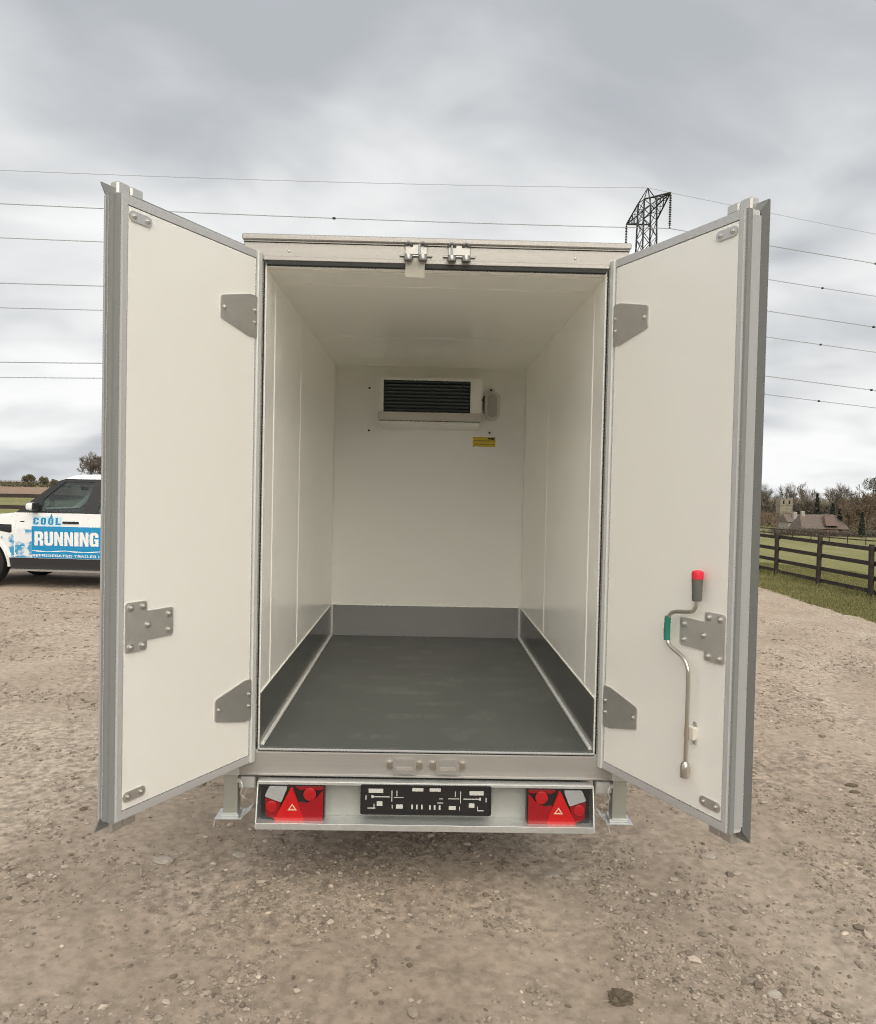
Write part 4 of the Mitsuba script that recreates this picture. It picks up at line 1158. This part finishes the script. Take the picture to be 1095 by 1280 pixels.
tiers = ('top', 'middle', 'bottom')
for key, A in {('earth', 0): P3(0, 0, 39.1), **ARMS}.items():
    tv = np.concatenate([np.linspace(-340, -150, 16)[:-1], np.linspace(-150, 150, 61), np.linspace(150, 340, 16)[1:]])
    pts = np.array([[A[0] + lin[0] * t, A[1] + lin[1] * t, wire_z(A[2], t) - (0.022 * abs(t) - 0.00004 * t * t if key[0] == 'earth' else 0)] for t in tv])
    if key[0] == 'earth':
        lab = 'thin earth wire running from the peak of the pylon, highest of all the overhead wires'
    else:
        lab = f'overhead power line hanging from the {tiers[key[0]]} arm on the {"near" if key[1] > 0 else "far"} side of the pylon'
    W_ = thing('power_line', lab, 'power line', 'overhead power lines on the pylon')
    put('cable', tube(pts, 0.024 if key[0] == 'earth' else 0.040, 6), 'cable_mat', W_, 60)
    if key[0] != 'earth':
        for t in ((27.5, -38.5, -115, 88) if key[1] > 0 else (29.0, -70.5 - 60, 95)):
            c = A + np.array([lin[0] * t, lin[1] * t, 0])
            c[2] = wire_z(A[2], t)
            sp = trimesh.creation.icosphere(subdivisions=1, radius=0.16)
            sp.vertices *= [1.3, 1, 0.9]
            put('spacer', moved(sp, *c), 'insulator_mat', W_, True)

# ------------------------------------------------------------------ trees, hedges and buildings in the distance


def bare_crown(h, w, seed, levels=5, rmin=0.018):
    R = np.random.default_rng(seed)
    top = 0.42 * h
    tp = np.array([[0, 0, 0], [0.02 * w, 0.01 * w, 0.18 * h], [-0.01 * w, 0.02 * w, 0.32 * h], [0.01 * w, 0, top]])
    trunk = tube(tp, [0.030 * h, 0.024 * h, 0.020 * h, 0.014 * h], 7)
    n = 9
    t = 0.42 + 0.58 * R.random(n)
    start = np.stack([0 * t, 0 * t, t * top], -1)
    az = np.arange(n) * 2.4 + R.random(n)
    el = 0.55 + 0.75 * R.random(n)
    d = np.stack([np.cos(az) * np.cos(el), np.sin(az) * np.cos(el), np.sin(el)], -1)
    ln = (0.26 + 0.16 * R.random(n)) * h
    rad = np.full(n, 0.010 * h)
    A0, A1, Ra, Rb = [], [], [], []
    c0 = np.array([0, 0, 0.60 * h])
    for lev in range(levels):
        end = start + d * ln[:, None]
        mid = start + d * ln[:, None] * 0.5 + R.normal(0, 0.05, d.shape) * ln[:, None]
        for a, b, q0, q1 in ((start, mid, 1.0, 0.75), (mid, end, 0.75, 0.4)):
            A0.append(a), A1.append(b), Ra.append(np.maximum(rad * q0, rmin)), Rb.append(np.maximum(rad * q1, rmin * 0.6))
        if lev == levels - 1:
            break
        kids = 5 if lev < 3 else 4
        idx = np.repeat(np.arange(len(start)), kids)
        t = 0.35 + 0.65 * R.random(len(idx))
        s0 = start[idx] + (end - start)[idx] * t[:, None]
        dd = d[idx] + R.normal(0, 0.48, (len(idx), 3)) + [0, 0, 0.16]
        dd /= np.linalg.norm(dd, axis=1, keepdims=True)
        ln = ln[idx] * (0.48 + 0.25 * R.random(len(idx)))
        rad = rad[idx] * 0.55
        e = (s0 + dd * ln[:, None] - c0) / np.array([w * 0.5, w * 0.5, 0.40 * h])
        keep = (e ** 2).sum(1) < 1.0 + 0.25 * R.random(len(idx))
        start, d, ln, rad = s0[keep], dd[keep], ln[keep], rad[keep]
    return trunk, sticks(np.vstack(A0), np.vstack(A1), np.concatenate(Ra), np.concatenate(Rb), 3)


def tree(name, label, catg, group, x, y, h, w, seed, crown_mat='twig_mat', rmin=0.018):
    k = thing(name, label, catg, group)
    z = float(g(x, y)) - 0.1
    tk, cr = bare_crown(h, w, seed, 5, rmin)
    put('trunk', moved(tk, x, y, z), 'bark_mat', k, True)
    put('crown', moved(cr, x, y, z), crown_mat, k)


def leaf_cloud(n, shape, size, seed):
    """n small triangles through the volume given by shape(u) -> points."""
    R = np.random.default_rng(seed)
    c = shape(R, n)
    a = R.normal(0, 1, (n, 3))
    a /= np.linalg.norm(a, axis=1, keepdims=True)
    b = np.cross(a, R.normal(0, 1, (n, 3)))
    b /= np.linalg.norm(b, axis=1, keepdims=True)
    s = size * (0.6 + 0.8 * R.random((n, 1)))
    v = np.stack([c + a * s, c - a * s * 0.5 + b * s * 0.7, c - a * s * 0.5 - b * s * 0.7], 1).reshape(-1, 3)
    return trimesh.Trimesh(v, np.arange(3 * n).reshape(-1, 3), process=False)


def evergreen(label, x, y, h, w, seed, kind):
    k = thing('evergreen_tree', label, 'evergreen tree', 'evergreen trees among the bare ones')
    z = float(g(x, y)) - 0.1

    def cone(R, n):
        t = R.random(n) ** 0.75
        lay = 0.75 + 0.25 * np.sin(t * 40)
        r = w / 2 * (1 - t) ** 0.8 * lay * np.sqrt(R.random(n)) + 0.05
        th = R.random(n) * 2 * np.pi
        return np.stack([r * np.cos(th), r * np.sin(th), h * (0.08 + 0.92 * t)], -1)

    def oval(R, n):
        m = 14
        cc = np.stack([R.normal(0, 0.24, m) * w, R.normal(0, 0.24, m) * w, h * (0.35 + 0.55 * R.random(m))], -1)
        q = R.normal(0, 1, (n, 3))
        q = q / np.linalg.norm(q, axis=1, keepdims=True) * (0.5 + 0.5 * R.random((n, 1)))
        return cc[R.integers(0, m, n)] + q * [w * 0.22, w * 0.22, h * 0.13]

    put('trunk', moved(tube([(0, 0, 0), (0.03, 0, h * 0.4), (0, 0.03, h * 0.75)], [0.03 * h, 0.02 * h, 0.008 * h], 6), x, y, z), 'bark_mat', k, True)
    put('crown', moved(leaf_cloud(4500 if kind == 'cone' else 5500, cone if kind == 'cone' else oval, 0.02 * h + 0.10 if kind == 'cone' else 0.13, seed), x, y, z), 'needle_mat' if kind == 'cone' else 'ivy_mat', k)


G1 = 'bare winter trees along the right skyline'
tree('bare_tree', 'thin pale bare tree on the skyline right beside the edge of the open right door', 'tree', G1, 103.2, 245, 11.9, 8.3, 1)
tree('bare_tree', 'bare tree with a spreading crown directly above the pale stone tower', 'tree', G1, 106.3, 236, 12.9, 6.6, 2)
tree('bare_tree', 'round bare tree on the skyline just to the right of the pale stone tower', 'tree', G1, 107.2, 225, 12.1, 7.4, 3)
tree('bare_tree', 'broad bare tree on the skyline above the tiled farmhouse roof', 'tree', G1, 105.6, 205, 11.8, 8.2, 4)
tree('bare_tree', 'bare tree between the broad one and the dark ivy covered tree at the right border', 'tree', G1, 105.7, 195, 11.4, 6.4, 5)
evergreen('tall dark ivy covered tree on the skyline at the right border', 103.7, 185, 12.7, 5.5, 6, 'oval')
tree('brown_tree', 'dense light brown tree at the right border in front of the skyline trees', 'tree', 'light brown trees at the right', 81.0, 145.3, 8.6, 5.6, 7, 'brown_twig_mat', 0.03)
tree('brown_tree', 'tallest light brown tree, cut by the right border of the picture', 'tree', 'light brown trees at the right', 86.0, 148.0, 10.2, 6.0, 17, 'brown_twig_mat', 0.03)
tree('brown_tree', 'smaller light brown tree left of the dense brown one', 'tree', 'light brown trees at the right', 78.1, 146.3, 7.2, 3.8, 8, 'brown_twig_mat', 0.03)
evergreen('dark narrow conifer right of the tiled farmhouse roof', 82.0, 160.2, 5.9, 2.4, 9, 'cone')
evergreen('small dark conifer close to the right end of the farmhouse', 76.9, 147.3, 4.8, 1.7, 10, 'cone')
evergreen('lowest dark conifer at the foot of the light brown trees', 74.6, 135.3, 4.4, 1.3, 11, 'cone')
evergreen('distant dark conifer between two bare skyline trees', 107.6, 219.9, 8.7, 2.4, 12, 'cone')
tree('bare_tree', 'single round bare tree showing above the roof of the white parked car', 'tree', None, -47.9, 117.7, 6.3, 5.4, 13, 'twig_mat', 0.022)
G2 = 'small trees on the left horizon'
tree('hedgerow_tree', 'tallest small tree on the left horizon', 'tree', G2, -110.2, 228.9, 3.7, 3.8, 14, 'hedge_twig_mat', 0.05)
tree('hedgerow_tree', 'second small tree on the left horizon, near the windscreen of the car', 'tree', G2, -103.7, 223.7, 3.4, 2.6, 15, 'hedge_twig_mat', 0.05)
tree('hedgerow_tree', 'smallest tree on the left horizon, just above the windscreen pillar', 'tree', G2, -100.9, 223.7, 2.7, 2.0, 16, 'hedge_twig_mat', 0.05)


def thicket(name, label, poly, hts, n, seed, material, rad=0.05, leaf=0.30, spread=3.0):
    """A far-off mass of bushes and young trees along a polyline."""
    R = np.random.default_rng(seed)
    P = np.array(poly, float)
    seg = np.linalg.norm(np.diff(P, axis=0), axis=1)
    s = R.random(n) * seg.sum()
    i = np.clip(np.searchsorted(np.cumsum(seg), s), 0, len(seg) - 1)
    t = ((s - np.concatenate([[0], np.cumsum(seg)])[i]) / seg[i])[:, None]
    c = P[i] * (1 - t) + P[i + 1] * t + R.normal(0, spread, (n, 2))
    q = np.stack([c[:, 0], c[:, 1], 0 * c[:, 0]], -1)
    hh = hts[0] + (hts[1] - hts[0]) * np.clip(meshkit.fbm(q * 0.11, 4, seed) * 2.4 - 0.7, 0, 1)
    b = np.stack([c[:, 0], c[:, 1], g(c[:, 0], c[:, 1])], -1)
    b[:, 2] += hh * 0.75 * R.random(n)
    d = R.normal(0, 0.55, (n, 3)) + [0, 0, 0.9]
    d /= np.linalg.norm(d, axis=1, keepdims=True)
    e = b + d * (hh * (0.16 + 0.22 * R.random(n)))[:, None]
    lf = leaf_cloud(n, lambda R2, m: b + d * (hh * 0.18 * R2.random(m))[:, None], leaf, seed)
    put(name, cat(sticks(b, e, rad, rad * 0.5, 3), lf), material)
    labels[name] = {'label': label, 'category': 'woodland', 'kind': 'stuff'}


thicket('woodland', 'dense brown grey leafless wood filling the valley side at the right', [(40, 290), (88, 262), (112, 232), (118, 200), (116, 168), (128, 120)], (5.0, 8.6), 24000, 51, 'wood_mat', 0.07, 0.42)
thicket('scrub', 'light brown scrub in front of the wood, right of the open door', [(60, 215), (86, 200), (92, 176), (100, 150)], (2.4, 5.0), 7000, 52, 'brown_twig_mat', 0.05, 0.25)
thicket('hedge', 'low dull green hedge on the left horizon beyond the brown field', [(-190, 246), (-110, 236), (-60, 228), (-10, 240), (45, 280)], (1.1, 2.6), 9000, 53, 'hedge_twig_mat', 0.06, 0.34)

thicket('shrubbery', 'low brown shrubs in front of the farmhouse walls', [(62, 141), (70, 140.5), (80, 140), (92, 136)], (1.0, 2.2), 5000, 54, 'wood_mat', 0.03, 0.16, 1.1)

# pale stone tower among the trees
TW = thing('church_tower', 'pale stone tower with a flat top standing among the skyline trees', 'tower')
z0 = float(g(94.6, 211.5))
put('wall', bx(93.1, 96.4, 210.0, 212.6, z0 - 0.2, 1.25, 0.05), 'old_stone_mat', TW)
for k in range(4):
    put('merlon', bx(93.1 + k * 0.90, 93.7 + k * 0.90, 210.0, 210.45, 1.252, 1.62, 0.03), 'old_stone_mat', TW)
put('string_course', bx(93.0, 96.5, 209.87, 212.73, -0.40, -0.22), 'old_stone_mat', TW)
for x in (94.0, 95.5):
    put('window', bx(x - 0.2, x + 0.2, 209.94, 210.1, -0.05, 0.95, 0.02), 'window_dark_mat', TW)

# farmhouse with tiled roof and a smaller white gabled cottage
FH = thing('farmhouse', 'low farmhouse with brown tiled roof and a redder section, among the trees', 'house')
z0 = float(g(73, 146))
put('wall', bx(69.2, 77.4, 145.6, 150.4, z0 - 0.2, -3.6), 'brick_mat', FH)


def gable_roof(x0, x1, y0, y1, ze, zr, hip=0.0):
    v = np.array([(x0, y0, ze), (x1, y0, ze), (x1, y1, ze), (x0, y1, ze), (x0 + hip, (y0 + y1) / 2, zr), (x1 - hip, (y0 + y1) / 2, zr)])
    return trimesh.convex.convex_hull(v)


put('roof', gable_roof(68.9, 77.7, 145.2, 150.8, -3.9, -1.35, 0.8), 'roof_tile_mat', FH)
put('cross_roof', gable_roof(73.2, 75.6, 144.9, 148.2, -3.3, -1.25, 0.4), 'red_roof_mat', FH, label='redder roof section of the farmhouse')
put('chimney', bx(69.9, 70.5, 147.6, 148.2, -2.0, -0.75, 0.02), 'white_render_mat', FH)
for x in (70.5, 72.2, 76.2):
    put('window', bx(x - 0.4, x + 0.4, 145.56, 145.7, -4.75, -4.0), 'window_dark_mat', FH)
CT = thing('cottage', 'small cottage with a white wall and chimney, left of the farmhouse roof', 'house')
z0 = float(g(75, 162))
put('wall', bx(73.2, 78.4, 160.5, 165.0, z0 - 0.2, -3.1), 'white_render_mat', CT)
put('roof', gable_roof(72.9, 78.7, 160.1, 165.4, -3.2, -1.7, 0.2), 'roof_tile_mat', CT)
put('chimney', bx(74.6, 75.3, 161.2, 161.9, -2.8, -1.2, 0.02), 'white_render_mat', CT)
put('window', bx(75.2, 76.2, 160.44, 160.6, -4.4, -3.6), 'window_dark_mat', CT)
